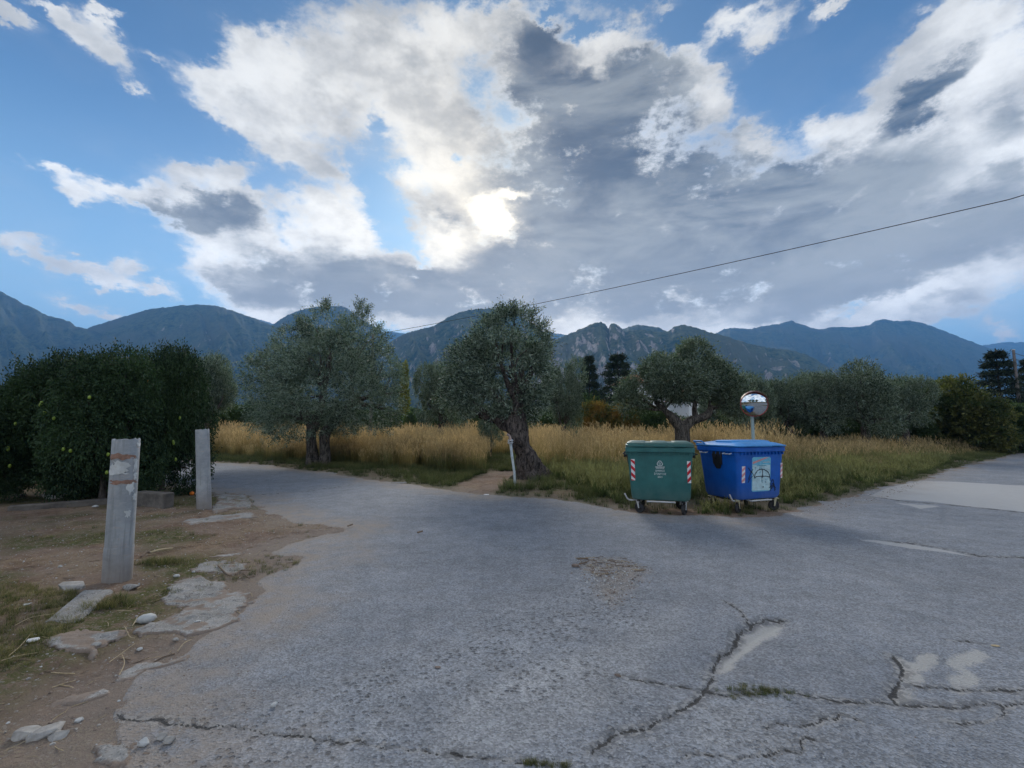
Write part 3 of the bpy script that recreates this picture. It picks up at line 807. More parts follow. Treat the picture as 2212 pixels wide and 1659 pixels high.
def lobes_points(lobes, n, seed, shell=0.55, down=-0.45, nscale=1.1, thr=0.40, power=1.0):
    """points and outward directions through a union of uneven ellipsoids"""
    g = np.random.default_rng(seed)
    lb = np.array(lobes, float)
    area = (lb[:, 3] * lb[:, 5] * 2 + lb[:, 3] * lb[:, 4]) ** power
    out_p = []; out_d = []; got = 0
    for it in range(12):
        m = int(n * 1.6)
        w_ = g.choice(len(lb), m, p=area / area.sum())
        d = unit(g.normal(size=(m, 3)))
        rr_ = shell + (1.03 - shell) * g.uniform(0, 1, (m, 1)) ** 0.6
        c = lb[w_, :3]; r = lb[w_, 3:6]
        bump_ = 1 + 0.28 * (vn3(d[:, 0] * 2.5 + w_ * 7.1, d[:, 1] * 2.5, d[:, 2] * 2.5, seed) - 0.5) + 0.22 * (vn3(d[:, 0] * 6 + w_, d[:, 1] * 6, d[:, 2] * 6, seed + 4) - .5)
        p = c + d * r * rr_ * bump_[:, None]
        keep = (vn3(p[:, 0] * nscale, p[:, 1] * nscale, p[:, 2] * nscale, seed + 1) * .6 + vn3(p[:, 0] * nscale * 2.7, p[:, 1] * nscale * 2.7, p[:, 2] * nscale * 2.7, seed + 2) * .4) > thr
        # drop what is buried deep inside another lobe
        deep = np.zeros(m, bool)
        for q in lb:
            deep |= (((p - q[:3]) / q[3:6]) ** 2).sum(1) < 0.30
        keep &= ~(deep & (g.uniform(size=m) < 0.75))
        out_p.append(p[keep]); out_d.append(d[keep]); got += keep.sum()
        if got >= n: break
    return np.vstack(out_p)[:n], np.vstack(out_d)[:n]
def crown_mesh(name, lobes, n, mat, seed, k=10, L=.10, W=.03, spread=.9, sprig=.32, up=.35, droop=0.0, thr=.4, nscale=1.1, shell=.55, extra=None):
    g = np.random.default_rng(seed)
    P_, D_ = lobes_points(lobes, n, seed, shell=shell, thr=thr, nscale=nscale)
    dr = unit(D_ + np.array([0, 0, up]) + g.normal(0, .45, D_.shape))
    if extra is not None:
        P_ = np.vstack([P_, extra[0]]); dr = np.vstack([dr, extra[1]])
    V, F = leaves(P_, dr, k, L, W, spread, seed, droop, sprig)
    cl = vn3(P_[:, 0] * 1.4, P_[:, 1] * 1.4, P_[:, 2] * 1.4, seed + 8)
    t = np.clip(np.repeat(cl * 1.5 + g.normal(0, .16, len(P_)) - .35, k) + g.normal(0, .2, len(F)), 0, 1)
    return mesh_np(name, V, F, mat, False, fattr={'tint': t})
def limb_mesh(name, paths, mat, seed, seg=14, gnarl=0.12, n=6):
    VV = []; FF = []; off = 0
    for pts, rad in paths:
        sp = spline(pts, n); rs = np.interp(np.linspace(0, len(rad) - 1, len(sp)), range(len(rad)), rad)
        t = MB().tube(sp, list(rs), seg)
        V = np.array(t.v[:len(sp) * seg]).reshape(len(sp), seg, 3)
        c = np.array([tuple(p) for p in sp])[:, None]
        o = V - c
        s_ = 1 + gnarl * 3.2 * (vn3(V[..., 0] * 3.5, V[..., 1] * 3.5, V[..., 2] * 1.6, seed) - .5) + gnarl * 2.0 * (ridged2(np.arctan2(o[..., 1], o[..., 0]) * 1.6 + 7 + V[..., 2] * .5, V[..., 2] * .9, 3, seed + 2) - .5)
        V = c + o * s_[..., None]
        m = len(sp)
        I = np.arange(m * seg).reshape(m, seg)
        F = np.stack([I[:-1], np.roll(I[:-1], -1, 1), np.roll(I[1:], -1, 1), I[1:]], -1).reshape(-1, 4)
        VV.append(V.reshape(-1, 3)); FF.append(F + off); off += m * seg
    return mesh_np(name, np.vstack(VV), np.vstack(FF), mat, True)

def px_lobes(base, Y, items):
    """crown masses measured as (x, y, rx, ry[, depth offset m]) at distance Y -> metres from the tree's base"""
    k = Y / 983.0
    out = []
    for it in items:
        x, y, rx, ry = it[:4]; dy = it[4] if len(it) > 4 else 0.0
        p = at(x, y, Y + dy) - base
        out.append((p.x, p.y, p.z, rx * k, max(rx, ry) * k * 0.95, ry * k))
    return out
def px_path(base, Y, pts):
    out = []
    for it in pts:
        x, y = it[:2]; dy = it[2] if len(it) > 2 else 0.0
        out.append(at(x, y, Y + dy) - base)
    return out
def limb_set(fork, lobes, seed, r0=.12, per=2):
    g = np.random.default_rng(seed); paths = []
    for lb in lobes:
        c = Vector(lb[:3])
        f = min(fork, key=lambda q: (q - c).length)
        mid = f.lerp(c, .5) + Vector(g.normal(0, .12, 3))
        paths.append(([f, mid, c], [r0, r0 * .6, r0 * .22]))
        for _ in range(per):
            d = Vector(g.normal(size=3)); d.z = abs(d.z) * .6; d.normalize()
            e = c + Vector((d.x * lb[3], d.y * lb[4], d.z * lb[5])) * .8
            paths.append(([mid.lerp(c, .4), c.lerp(e, .5) + Vector(g.normal(0, .05, 3)), e], [r0 * .35, r0 * .2, r0 * .06]))
    return paths
def add_tree(name, base, label, cat, crown_me, trunk_me, group=None, rz=0.0, sc=None):
    r = empty(name, base, label, cat, group, rz)
    if sc: r.scale = sc
    link('trunk', trunk_me, r); link('crown', crown_me, r)
    return r
def spray(base, Y, pts, n, seed, jitter=.12):
    g = np.random.default_rng(seed)
    P_ = []; D_ = []
    for (x0, y0, x1, y1) in pts:
        a, b = at(x0, y0, Y) - base, at(x1, y1, Y) - base
        t = g.uniform(0, 1, n)
        p = np.array(a)[None] * (1 - t[:, None]) + np.array(b)[None] * t[:, None] + g.normal(0, jitter, (n, 3)) * (1.1 - t[:, None] * .5)
        d = unit(np.tile(np.array((b - a).normalized()), (n, 1)) + g.normal(0, .7, (n, 3)))
        P_.append(p); D_.append(d)
    return np.vstack(P_), np.vstack(D_)

# big olive left of the middle
bA = gp(690, 1006); YA = bA.y
lobA = px_lobes(bA, YA, [(712,715,66,52),(655,752,62,52,.6),(775,752,66,60,-.4),(600,800,56,45,-.3),(565,825,34,46),(820,812,48,62,.4),(700,820,110,80,-1.2),(700,830,120,80,1.4),(600,870,62,58,.3),(640,905,66,40,-1.0),(590,912,42,34,.2),(785,880,62,56,-.8),(830,885,36,46,.5),(740,905,50,34,1.0),(690,860,70,60,0),(700,780,70,60,-.6),(720,770,70,60,.8),(560,800,30,34),(845,850,34,50)])
exA = spray(bA, YA, [(765,700,777,656),(785,700,790,668),(700,680,703,655),(650,715,648,694)], 60, 5, .10)
crA = crown_mesh('olive_crown', lobA, 9600, M_OLIVE, 101, 10, .115, .036, extra=exA, thr=.44)
fkA = px_path(bA, YA, [(676,900),(725,905),(760,868),(700,850),(640,880)])
trA = limb_mesh('olive_trunk', [
    (px_path(bA, YA, [(679,1012,.1),(675,985,.1),(673,950,.1),(672,915),(650,885),(630,870)]), [.36,.25,.20,.20,.16,.12]),
    (px_path(bA, YA, [(703,1012,-.1),(702,980,-.1),(701,950,-.1),(706,930),(726,908),(752,880),(775,850)]), [.30,.22,.20,.21,.19,.15,.10]),
    (px_path(bA, YA, [(676,930),(690,890),(700,850),(705,800)]), [.2,.17,.13,.08])] + limb_set(fkA, lobA, 3), M_BARK, 9)
add_tree('olive_tree', bA, 'large round olive tree with a split double trunk beside the road left of the middle', 'olive tree', crA, trA)

# leaning old olive in the middle
bB = gp(1146, 1036); YB = bB.y
lobB = px_lobes(bB, YB, [(1105,705,46,34),(1140,742,44,52,.3),(1070,735,44,44,-.2),(1040,790,52,50,.2),(1100,790,80,62,-.7),(1100,800,80,70,.9),(1150,810,36,52,0),(1030,850,48,42,-.2),(1080,865,66,44,.4),(1120,870,52,40,-.4),(1045,900,36,26,0),(1000,845,34,38,.5),(1150,860,28,30,.3),(1095,905,40,18,.2),(1000,790,36,46,.6),(985,860,30,36,.8),(1165,760,26,40,.3)])
exB = spray(bB, YB, [(1140,715,1155,672),(1165,730,1170,705),(1110,690,1108,670),(1035,760,1018,742),(1090,690,1085,672)], 46, 6, .08)
crB = crown_mesh('olive_crown', lobB, 5800, M_OLIVE, 202, 10, .110, .031, extra=exB, thr=.45, nscale=1.3)
fkB = px_path(bB, YB, [(1112,905),(1065,905),(1118,870),(1085,880)])
trB = limb_mesh('olive_trunk', [
    (px_path(bB, YB, [(1148,1042),(1143,1015),(1136,990),(1128,965),(1122,940),(1114,912),(1112,885)]), [.62,.43,.36,.34,.33,.30,.2]),
    (px_path(bB, YB, [(1160,1040),(1152,1020),(1144,1000)]), [.34,.24,.16]),
    (px_path(bB, YB, [(1124,1040,-.1),(1128,1020,-.1),(1130,1000)]), [.26,.20,.14]),
    (px_path(bB, YB, [(1126,950),(1105,925),(1080,910),(1055,903),(1035,898)]), [.26,.2,.17,.12,.07]),
    (px_path(bB, YB, [(1113,905),(1120,875),(1128,835),(1125,790)]), [.2,.15,.1,.06])] + limb_set(fkB, lobB, 4, .09), M_BARKB, 19, seg=34, gnarl=.34, n=12)
add_tree('olive_tree', bB, 'leaning olive tree with a thick gnarled dark trunk beside the bent standpipe', 'olive tree', crB, trB)

# olive behind the containers
bC = gp(1476, 1008); YC = bC.y
lobC = px_lobes(bC, YC, [(1500,765,28,22),(1500,795,48,32),(1430,805,46,30),(1400,830,36,34),(1465,825,66,36,-.6),(1465,825,66,36,.7),(1545,822,42,34,.2),(1372,855,34,32),(1400,862,34,20,.3),(1580,855,34,34),(1560,862,22,14,.4),(1500,768,34,26),(1525,790,34,26,.3),(1352,868,22,20),(1600,875,22,26)])
exC = spray(bC, YC, [(1495,770,1497,742),(1430,790,1426,770),(1395,815,1388,797)], 40, 8, .12)
crC = crown_mesh('olive_crown', lobC, 6200, M_OLIVE2, 303, 10, .125, .04, extra=exC, thr=.38)
fkC = px_path(bC, YC, [(1436,884),(1508,900),(1532,885),(1500,870)])
trC = limb_mesh('olive_trunk', [
    (px_path(bC, YC, [(1476,1010),(1476,975),(1475,940),(1473,918)]), [.42,.33,.29,.28]),
    (px_path(bC, YC, [(1470,922),(1452,902),(1435,885),(1415,868)]), [.23,.18,.13,.08]),
    (px_path(bC, YC, [(1478,922),(1495,908),(1515,903),(1530,893),(1537,875)]), [.23,.18,.17,.15,.09]),
    (px_path(bC, YC, [(1503,905),(1500,880),(1505,855),(1500,830)]), [.13,.11,.08,.05])] + limb_set(fkC, lobC, 5, .08), M_BARK, 29)
add_tree('olive_tree', bC, 'olive tree with a forked trunk rising behind the green container', 'olive tree', crC, trC)

# further olives share two crowns
def generic_olive(seed, mat, n=3800):
    g = np.random.default_rng(seed)
    lob = [(0, 0, 3.6, 1.9, 1.8, 1.3)]
    for i in range(9):
        a = i * 2.4 + g.uniform(-.3, .3); r = g.uniform(.9, 1.7); zz = g.uniform(2.0, 4.4)
        s_ = g.uniform(.7, 1.05)
        lob.append((math.cos(a) * r, math.sin(a) * r, zz, s_ * 1.1, s_ * 1.1, s_ * .85))
    cr = crown_mesh('olive_crown', lob, n, mat, seed, 9, .15, .05, thr=.38, sprig=.36)
    f = [Vector((0, 0, 1.6)), Vector((.3, .2, 1.9)), Vector((-.3, 0, 1.8))]
    tr = limb_mesh('olive_trunk', [([Vector((0, 0, -.1)), Vector((.05, 0, .8)), Vector((0, 0, 1.7))], [.42, .3, .26])] + limb_set(f, lob, seed, .13, 1), M_BARK, seed, 8)
    return cr, tr
PENDING = []
gO1 = generic_olive(411, M_OLIVE2); gO2 = generic_olive(422, M_OLIVE2)
def place(kind, x, ytop, Y, wpx, label, group=None, name='olive_tree', cat='olive tree', src=None, natH=5.2, natW=5.4, rz=None, i=[0]):
    i[0] += 1
    top = at(x, ytop, Y); h = top.z / natH; wd = wpx * Y / 983.0 / natW
    return add_tree(name, (top.x, Y, 0), label, cat, src[0], src[1], group, (i[0] * 2.1) if rz is None else rz, (wd, wd, h))
place('o', 455, 768, 27, 125, 'olive tree half hidden behind the orange trees', src=gO1)
place('o', 955, 770, 27, 120, 'soft grey olive tree standing just left behind the leaning olive', src=gO2, natH=5.4)
place('o', 1215, 772, 25, 100, 'pale olive tree just right behind the leaning olive', src=gO1, natH=5.5)
place('o', 1060, 885, 24, 60, 'small olive with a pale grey trunk behind the leaning olive', src=gO2)
for j, (x, yt, Y, wp, lab) in enumerate([(1245,842,44,110,'dark green tree left of the dark conifer pair'),(1300,838,52,120,'dark green tree behind the conifer pair'),(1372,836,42,110,'dark green tree between the cedar and the forked olive'),(1640,822,40,120,'tall dark green tree behind the mirror pole'),(1735,818,38,130,'dark green tree behind the gap right of the mirror'),(1815,806,38,130,'dark green tree rising behind the second olive past the mirror'),(1915,808,38,130,'dark green tree behind the broad olive on the right'),(1985,826,36,110,'dark green tree left of the yellowing tree'),(530,868,34,110,'dark green tree left of the large round olive')]):
    PENDING.append((x, yt, Y, wp, lab))
OG = 'olive trees in the row behind the mirror'
place('o', 1612, 802, 27, 120, 'olive tree directly behind the round traffic mirror', OG, src=gO2)
place('o', 1700, 812, 30, 120, 'first olive tree right of the traffic mirror', OG, src=gO1)
place('o', 1770, 800, 28, 130, 'second olive tree right of the traffic mirror', OG, src=gO2)
place('o', 1860, 792, 27, 160, 'tallest broad olive in the row right of the mirror', OG, src=gO1)
place('o', 1945, 812, 29, 120, 'last olive in the row, left of the yellowing tree', OG, src=gO2)
place('o', 1560, 835, 33, 120, 'low olive between the forked olive and the mirror', OG, src=gO1)
place('o', 1655, 840, 36, 150, 'low olive glimpsed just right under the mirror', OG, src=gO2)

# orange trees on the left
def orange_tree_mesh(seed, n=7200):
    g = np.random.default_rng(seed)
    lob = [(0, 0, 1.95, 1.35, 1.3, 1.25)]
    for i in range(10):
        a = i * 2.4 + g.uniform(-.3, .3)
        lob.append((math.cos(a) * .95, math.sin(a) * .95, g.uniform(.55, 2.5) if i < 8 else .8, .66, .66, .60 if i < 8 else .48))
    for i in range(5):
        a = i * 1.9 + g.uniform(-.4, .4); q_ = g.uniform(.3, .8)
        lob.append((math.cos(a) * q_, math.sin(a) * q_, 3.0 - q_ * .9 + g.uniform(-.2, .2), .58, .58, .46))
    cr = crown_mesh('orange_crown', lob, n, M_ORANGE, seed, 9, .080, .038, spread=1.0, sprig=.26, up=.15, droop=.25, thr=.30, nscale=1.8, shell=.6)
    f = [Vector((0, 0, .7)), Vector((.15, .1, .9)), Vector((-.15, 0, .85))]
    tr = limb_mesh('orange_trunk', [([Vector((0, 0, -.1)), Vector((.03, 0, .4)), Vector((0, 0, .9))], [.13, .095, .085])] + limb_set(f, lob, seed, .05, 1), M_BARK2, seed, 8, .08)
    fr = []
    for i in range(9):
        th = -math.pi / 2 + g.uniform(-1.1, 1.1)
        fr.append((math.cos(th) * 1.55, math.sin(th) * 1.5, g.uniform(.7, 2.6)))
    return cr, tr, fr
fm_, fs_ = material('citrus_peel')
_n = fs_.noise(fs_.obj(), 60, 3); _r = fs_.rnd()
fs_.out(fs_.bsdf(fs_.mix(fs_.ramp(_r, 0.85, 0.92), (0.20, 0.28, 0.03), (0.50, 0.22, 0.02)), 0.45, spec=0.5, normal=fs_.bump(_n, 0.3, 0.002)))
M_PEEL = fm_
def ball_mesh(name, r, mat, nu=10, nv=7, sq=1.0):
    m = MB(); rings = []
    for i in range(1, nv):
        t = math.pi * i / nv
        rings.append([(r * math.sin(t) * math.cos(2 * math.pi * k / nu), r * math.sin(t) * math.sin(2 * math.pi * k / nu), -r * sq * math.cos(t)) for k in range(nu)])
    m.loft(rings)
    o = m.build(name, mat); me = o.data; bpy.data.objects.remove(o); return me
ME_FRUIT = ball_mesh('fruit', .04, M_PEEL)
oT1 = orange_tree_mesh(511); oT2 = orange_tree_mesh(522)
ORG = 'orange trees at the left'
for j, (x, yt, Y, wpx, lab, src) in enumerate([
    (372, 724, 10.9, 175, 'dark orange tree nearest the far concrete post', oT1),
    (248, 742, 9.8, 225, 'dark orange tree right behind the near concrete post', oT2),
    (140, 742, 10.4, 205, 'bushy orange tree left of the near concrete post', oT1),
    (-35, 838, 9.6, 190, 'orange tree cut by the left edge of the view', oT2),
    (330, 790, 13.5, 170, 'orange tree in the second row behind the far concrete post', oT2),
    (110, 800, 13.4, 190, 'orange tree in the second row further left', oT1)]):
    r = add_tree('orange_tree', (at(x, yt, Y).x, Y, 0), lab, 'orange tree', src[0], src[1], ORG, [0.3, 0.0, -.5, .4, 1.9, 2.5][j])
    h = at(x, yt, Y).z / 3.5; wd = wpx * Y / 983.0 / 3.3
    r.scale = (wd, wd, h)
    if j < 4:
        for p in src[2]:
            f = link('fruit', ME_FRUIT, r); f.location = p

# conifers, poplar and the shrubs beyond the field
def conifer(seed, tiers=15, H=8.0, Rr=2.1, spire=1.0, n=3600):
    g = np.random.default_rng(seed)
    P_ = []; D_ = []
    zz = g.uniform(0.0, 1, n) ** 1.25
    zt = np.floor(zz * tiers) / tiers + g.uniform(0, .55, n) / tiers
    a = g.uniform(0, 6.28, n)
    na_ = 9
    br = np.round(a / 6.283 * na_ + (np.floor(zt * tiers) % 2) * .5) * 6.283 / na_ + g.normal(0, .13, n)
    rad = Rr * (1 - zt) ** spire * (0.55 + .8 * vn2(br * 3, zt * tiers, seed))
    t = g.uniform(0.1, 1, n) ** .7
    p = np.stack([np.cos(br) * rad * t, np.sin(br) * rad * t, .8 + zt * (H - .8) - t * rad * .18 + g.normal(0, .05, n)], 1)
    d = unit(np.stack([np.cos(br), np.sin(br), np.full(n, -.05)], 1) + g.normal(0, .35, (n, 3)))
    V, F = leaves(p, d, 7, .22, .07, .9, seed, 0.1, .3)
    cr = mesh_np('conifer_crown', V, F, M_CONI, False, fattr={'tint': np.clip(np.repeat(t, 7) * .7 + g.normal(0, .2, len(F)), 0, 1)})
    tr = limb_mesh('conifer_trunk', [([Vector((0, 0, -.1)), Vector((0, 0, H * .5)), Vector((0, 0, H))], [.16, .10, .02])], M_BARK2, seed, 8, .05)
    return cr, tr
cf1 = conifer(611, 10, 8, 2.4, .8, 3000); cf2 = conifer(622, 11, 9, 2.6, .75, 3200)
for (x, yt, Y, wpx, lab, src, nh, nw) in [
    (1272, 764, 48, 88, 'dark slender conifer left of a pair beyond the field', cf1, 8, 4.2),
    (1334, 760, 46, 122, 'dark broad cedar right of a pair beyond the field', cf2, 9, 4.6),
    (2150, 752, 38, 120, 'tall dark conifer beside the utility pole on the right', cf1, 8, 4.2),
    (2222, 770, 40, 100, 'dark conifer cut by the right edge', cf2, 9, 4.6)]:
    place('c', x, yt, Y, wpx, lab, name='conifer_tree', cat='conifer', src=src, natH=nh, natW=nw)
def shrub(seed, mat, n=2600, L=.17, W=.07, tall=1.0, nl=7, k=8):
    g = np.random.default_rng(seed)
    lob = []
    for i in range(nl):
        a = i * 2.4; r = g.uniform(0, 1.1); s_ = g.uniform(.7, 1.1)
        lob.append((math.cos(a) * r, math.sin(a) * r, g.uniform(.6, 2.2) * tall, s_, s_, s_ * .85 * tall))
    cr = crown_mesh('shrub_crown', lob, n, mat, seed, k, L, W, thr=.34, sprig=.3, up=.5)
    tr = limb_mesh('shrub_stem', [([Vector((0, 0, -.1)), Vector((.1, 0, .6)), Vector((0, 0, 1.5 * tall))], [.07, .05, .03]), ([Vector((.1, 0, -.1)), Vector((-.3, .1, .6)), Vector((-.6, 0, 1.2 * tall))], [.05, .04, .02])], M_BARK2, seed, 6, .05, 3)
    return cr, tr
shG = shrub(711, M_GREEN); shY = shrub(722, M_YELL); shA = shrub(733, M_AUT); shO = shrub(744, M_OLIVE2); shG2 = shrub(755, M_GREEN, tall=1.3)
pop = crown_mesh('poplar_crown', [(0, 0, 2.2, .8, .8, 1.6), (.1, 0, 4.4, .75, .75, 1.8), (0, .1, 6.6, .55, .55, 1.6), (0, 0, 8.2, .35, .35, 1.1)], 1600, M_YELL, 766, 8, .2, .1, up=1.6, thr=.3)
popt = limb_mesh('poplar_trunk', [([Vector((0, 0, -.1)), Vector((0, 0, 4)), Vector((0, 0, 8.6))], [.18, .12, .03])], M_BARK2, 7, 8, .05)
place('p', 876, 782, 62, 24, 'slim yellow poplar right of the large round olive', name='poplar_tree', cat='poplar', src=(pop, popt), natH=9.3, natW=1.7)
NW, NH = 3.9, 2.9
for (x, yt, Y, wp, lab) in PENDING: place('t', x, yt, Y, wp, lab, 'dark green trees beyond the field', name='broadleaf_tree', cat='tree', src=shG2, natH=3.8, natW=NW)
place('s', 1290, 868, 34, 95, 'orange flecked bush at the field edge below the conifers', name='bush', cat='bush', src=shA, natH=NH, natW=NW)
place('s', 1345, 874, 33, 90, 'reddish green bush right of the orange flecked bush', name='bush', cat='bush', src=shA, natH=NH, natW=NW)
place('s', 886, 893, 40, 42, 'small dark round bush below the yellow poplar', name='bush', cat='bush', src=shG, natH=NH, natW=NW)
place('t', 2065, 812, 30, 160, 'yellowing broadleaf tree left of the tall conifer', name='broadleaf_tree', cat='tree', src=shrub(777, M_YG, 2000, .22, .09, 1.6, 9), natH=4.5, natW=NW)
place('t', 2010, 838, 31, 110, 'green broadleaf tree leaning against the yellowing tree', name='broadleaf_tree', cat='tree', src=shG2, natH=3.8, natW=NW)
place('t', 2120, 862, 29, 120, 'yellow green bush below the tall conifer', name='bush', cat='bush', src=shrub(788, M_YG, 2000, .16, .08), natH=NH, natW=NW)
place('t', 2195, 878, 30, 120, 'low green bush behind the wire fence at the right edge', name='bush', cat='bush', src=shG, natH=NH, natW=NW)
BG = 'green bushes along the far side of the field'
ORD = ['first','second','third','fourth','fifth','sixth','seventh','eighth','ninth','tenth','eleventh','twelfth','thirteenth','fourteenth','fifteenth','sixteenth','seventeenth','eighteenth','nineteenth','twentieth','twenty first','twenty second','twenty third','twenty fourth','twenty fifth','twenty sixth','twenty seventh','twenty eighth']
_hx = [1395,1440,1500,1545,1590,1640,1240,1205,1150,1095,1040,985,945,915,850,800,740,560,520,480,600,670,1700,1770,1840,1910,1980,2060]
rank = [sorted(_hx).index(v) for v in _hx]
g = np.random.default_rng(31)
for j, (x, yt, Y, wp, s_) in enumerate([(1395,890,33,100,shG),(1440,884,36,120,shG2),(1500,905,31,90,shG),(1545,902,33,100,shG),(1590,894,36,110,shG2),(1640,898,34,100,shG),(1240,895,40,80,shO),(1205,882,44,100,shG2),(1150,880,48,110,shG),(1095,885,50,100,shO),(1040,888,44,90,shG),(985,894,42,90,shO),(945,886,50,80,shG2),(915,892,46,60,shO),(850,886,44,90,shG),(800,880,46,90,shG2),(740,885,46,100,shG),(560,868,40,110,shG2),(520,880,38,90,shG),(480,884,34,80,shO),(600,880,46,100,shG),(670,882,46,100,shG),
    (1700,905,33,110,shG),(1770,905,33,110,shG2),(1840,900,33,120,shG),(1910,902,33,110,shG2),(1980,905,31,100,shG),(2060,900,31,110,shG)]):
    place('b', x, yt, Y, wp, ORD[rank[j]] + ' green bush from the left in the hedge behind the field', BG, name='bush', cat='bush', src=s_, natH=NH if s_ is not shG2 else 3.8, natW=NW)
FG = 'trees in the far row at the foot of the mountains'
for j in range(34):
    x = 380 + j * 56 + g.uniform(-16, 16); Y = g.uniform(85, 130)
    s_ = [shG2, gO1, shO, gO2, shG][j % 5]
    place('f', x, g.uniform(872, 890), Y, g.uniform(70, 110), 'hazy green tree in the far row below the mountains', FG, name='far_tree', cat='tree', src=s_, natH={0: 3.8, 1: 5.2, 2: NH, 3: 5.2, 4: NH}[j % 5], natW=NW if j % 5 in (0, 2, 4) else 5.4)
# trees on the near side of the crossing, seen in the mirror
for j, (x, y) in enumerate([(-9, -14), (-3, -18), (5, -20), (26, -12), (30, -2)]):
    add_tree('roadside_tree', (x, y, 0), 'roadside tree on the near side of the crossing', 'tree', gO1[0], gO1[1], 'trees on the near side of the crossing', j * 1.3, (1.5, 1.5, 1.35))

# ---------------------------------------------------------------- grass
def grass_mat(name, base, mid, tip, trans=0.3):
    m, s = material(name)
    h = s.attr('h'); r = s.rnd(); t = s.attr('tint')
    c = s.mix(s.ramp(h, 0.0, 0.5), base, mid)
    c = s.mix(s.ramp(h, 0.5, 1.0), c, tip)
    k = s.m('MULTIPLY', s.ramp(r, 0, 1, 0.75, 1.25, False), s.ramp(t, 0, 1, 0.75, 1.25, False))
    c = s.mix(1.0, c, s.xyz(k, k, k), 'MULTIPLY')
    b = s.bsdf(c, 0.7, spec=0.2)
    tr = s.n('ShaderNodeBsdfTranslucent'); s.put(tr.inputs[0], c)
    mx = s.n('ShaderNodeMixShader'); mx.inputs[0].default_value = trans
    s.t.links.new(b, mx.inputs[1]); s.t.links.new(tr.outputs[0], mx.inputs[2])
    s.out(mx.outputs[0]); return m
M_DRY = grass_mat('dry_grass', (0.13, 0.12, 0.04), (0.34, 0.265, 0.095), (0.52, 0.38, 0.18))
M_DRYG = grass_mat('greenish_dry_grass', (0.06, 0.075, 0.025), (0.19, 0.185, 0.065), (0.36, 0.27, 0.13))
M_GRASS = grass_mat('green_grass', (0.038, 0.052, 0.018), (0.080, 0.105, 0.034), (0.155, 0.15, 0.06))
def tuft(name, mat, n, H, rad, wd, seed, bend=.3, seeds=False):
    g = np.random.default_rng(seed)
    a = g.uniform(0, 6.28, n); r = rad * np.sqrt(g.uniform(0, 1, n))
    b = np.stack([np.cos(a) * r, np.sin(a) * r, np.zeros(n)], 1)
    h = H * g.uniform(.55, 1.1, n)
    lean = np.stack([np.cos(a + g.normal(0, .8, n)), np.sin(a + g.normal(0, .8, n)), np.zeros(n)], 1) * (bend * g.uniform(.2, 1.2, n) * h)[:, None]
    wv = unit(np.cross(lean + g.normal(0, .05, (n, 3)), np.array([0, 0, 1.0]))) * (wd / 2)
    ts = [0, .4, .75, 1.0]; ws = [1, .8, .5, .08]
    V = []; hh = []
    for t, q_ in zip(ts, ws):
        c = b + lean * t * t + np.stack([np.zeros(n), np.zeros(n), h * t * (1 - .12 * bend * t)], 1)
        V += [c - wv * q_, c + wv * q_]; hh += [np.full(n, t)] * 2
    V = np.stack(V, 1); hh = np.stack(hh, 1)
    F = []
    for s_ in range(3):
        F.append(np.stack([np.arange(n) * 8 + 2 * s_, np.arange(n) * 8 + 2 * s_ + 1, np.arange(n) * 8 + 2 * s_ + 3, np.arange(n) * 8 + 2 * s_ + 2], 1))
    V = V.reshape(-1, 3); hh = hh.ravel(); F = np.vstack(F); tint = np.tile(g.uniform(0, 1, n), 3)
    if seeds:
        m = n // 2; tip = b[:m] + lean[:m] + np.stack([np.zeros(m), np.zeros(m), h[:m] * (1 - .12 * bend)], 1)
        for q_ in range(3):
            d = unit(np.stack([g.normal(0, .35, m), g.normal(0, .35, m), np.full(m, .9)], 1)); sd_ = unit(np.cross(d, g.normal(size=(m, 3))))
            s0 = tip - np.array([0, 0, .05 * q_]); o = len(V)
            V = np.vstack([V, np.stack([s0, s0 + d * .05 + sd_ * .011, s0 + d * .12, s0 + d * .05 - sd_ * .011], 1).reshape(-1, 3)])
            hh = np.concatenate([hh, np.full(m * 4, 1.0)])
            F = np.vstack([F, np.arange(m * 4).reshape(-1, 4) + o]); tint = np.concatenate([tint, g.uniform(.4, 1, m)])
    me = mesh_np(name, V, F, mat, False, vattr={'h': hh}, fattr={'tint': tint})
    return me
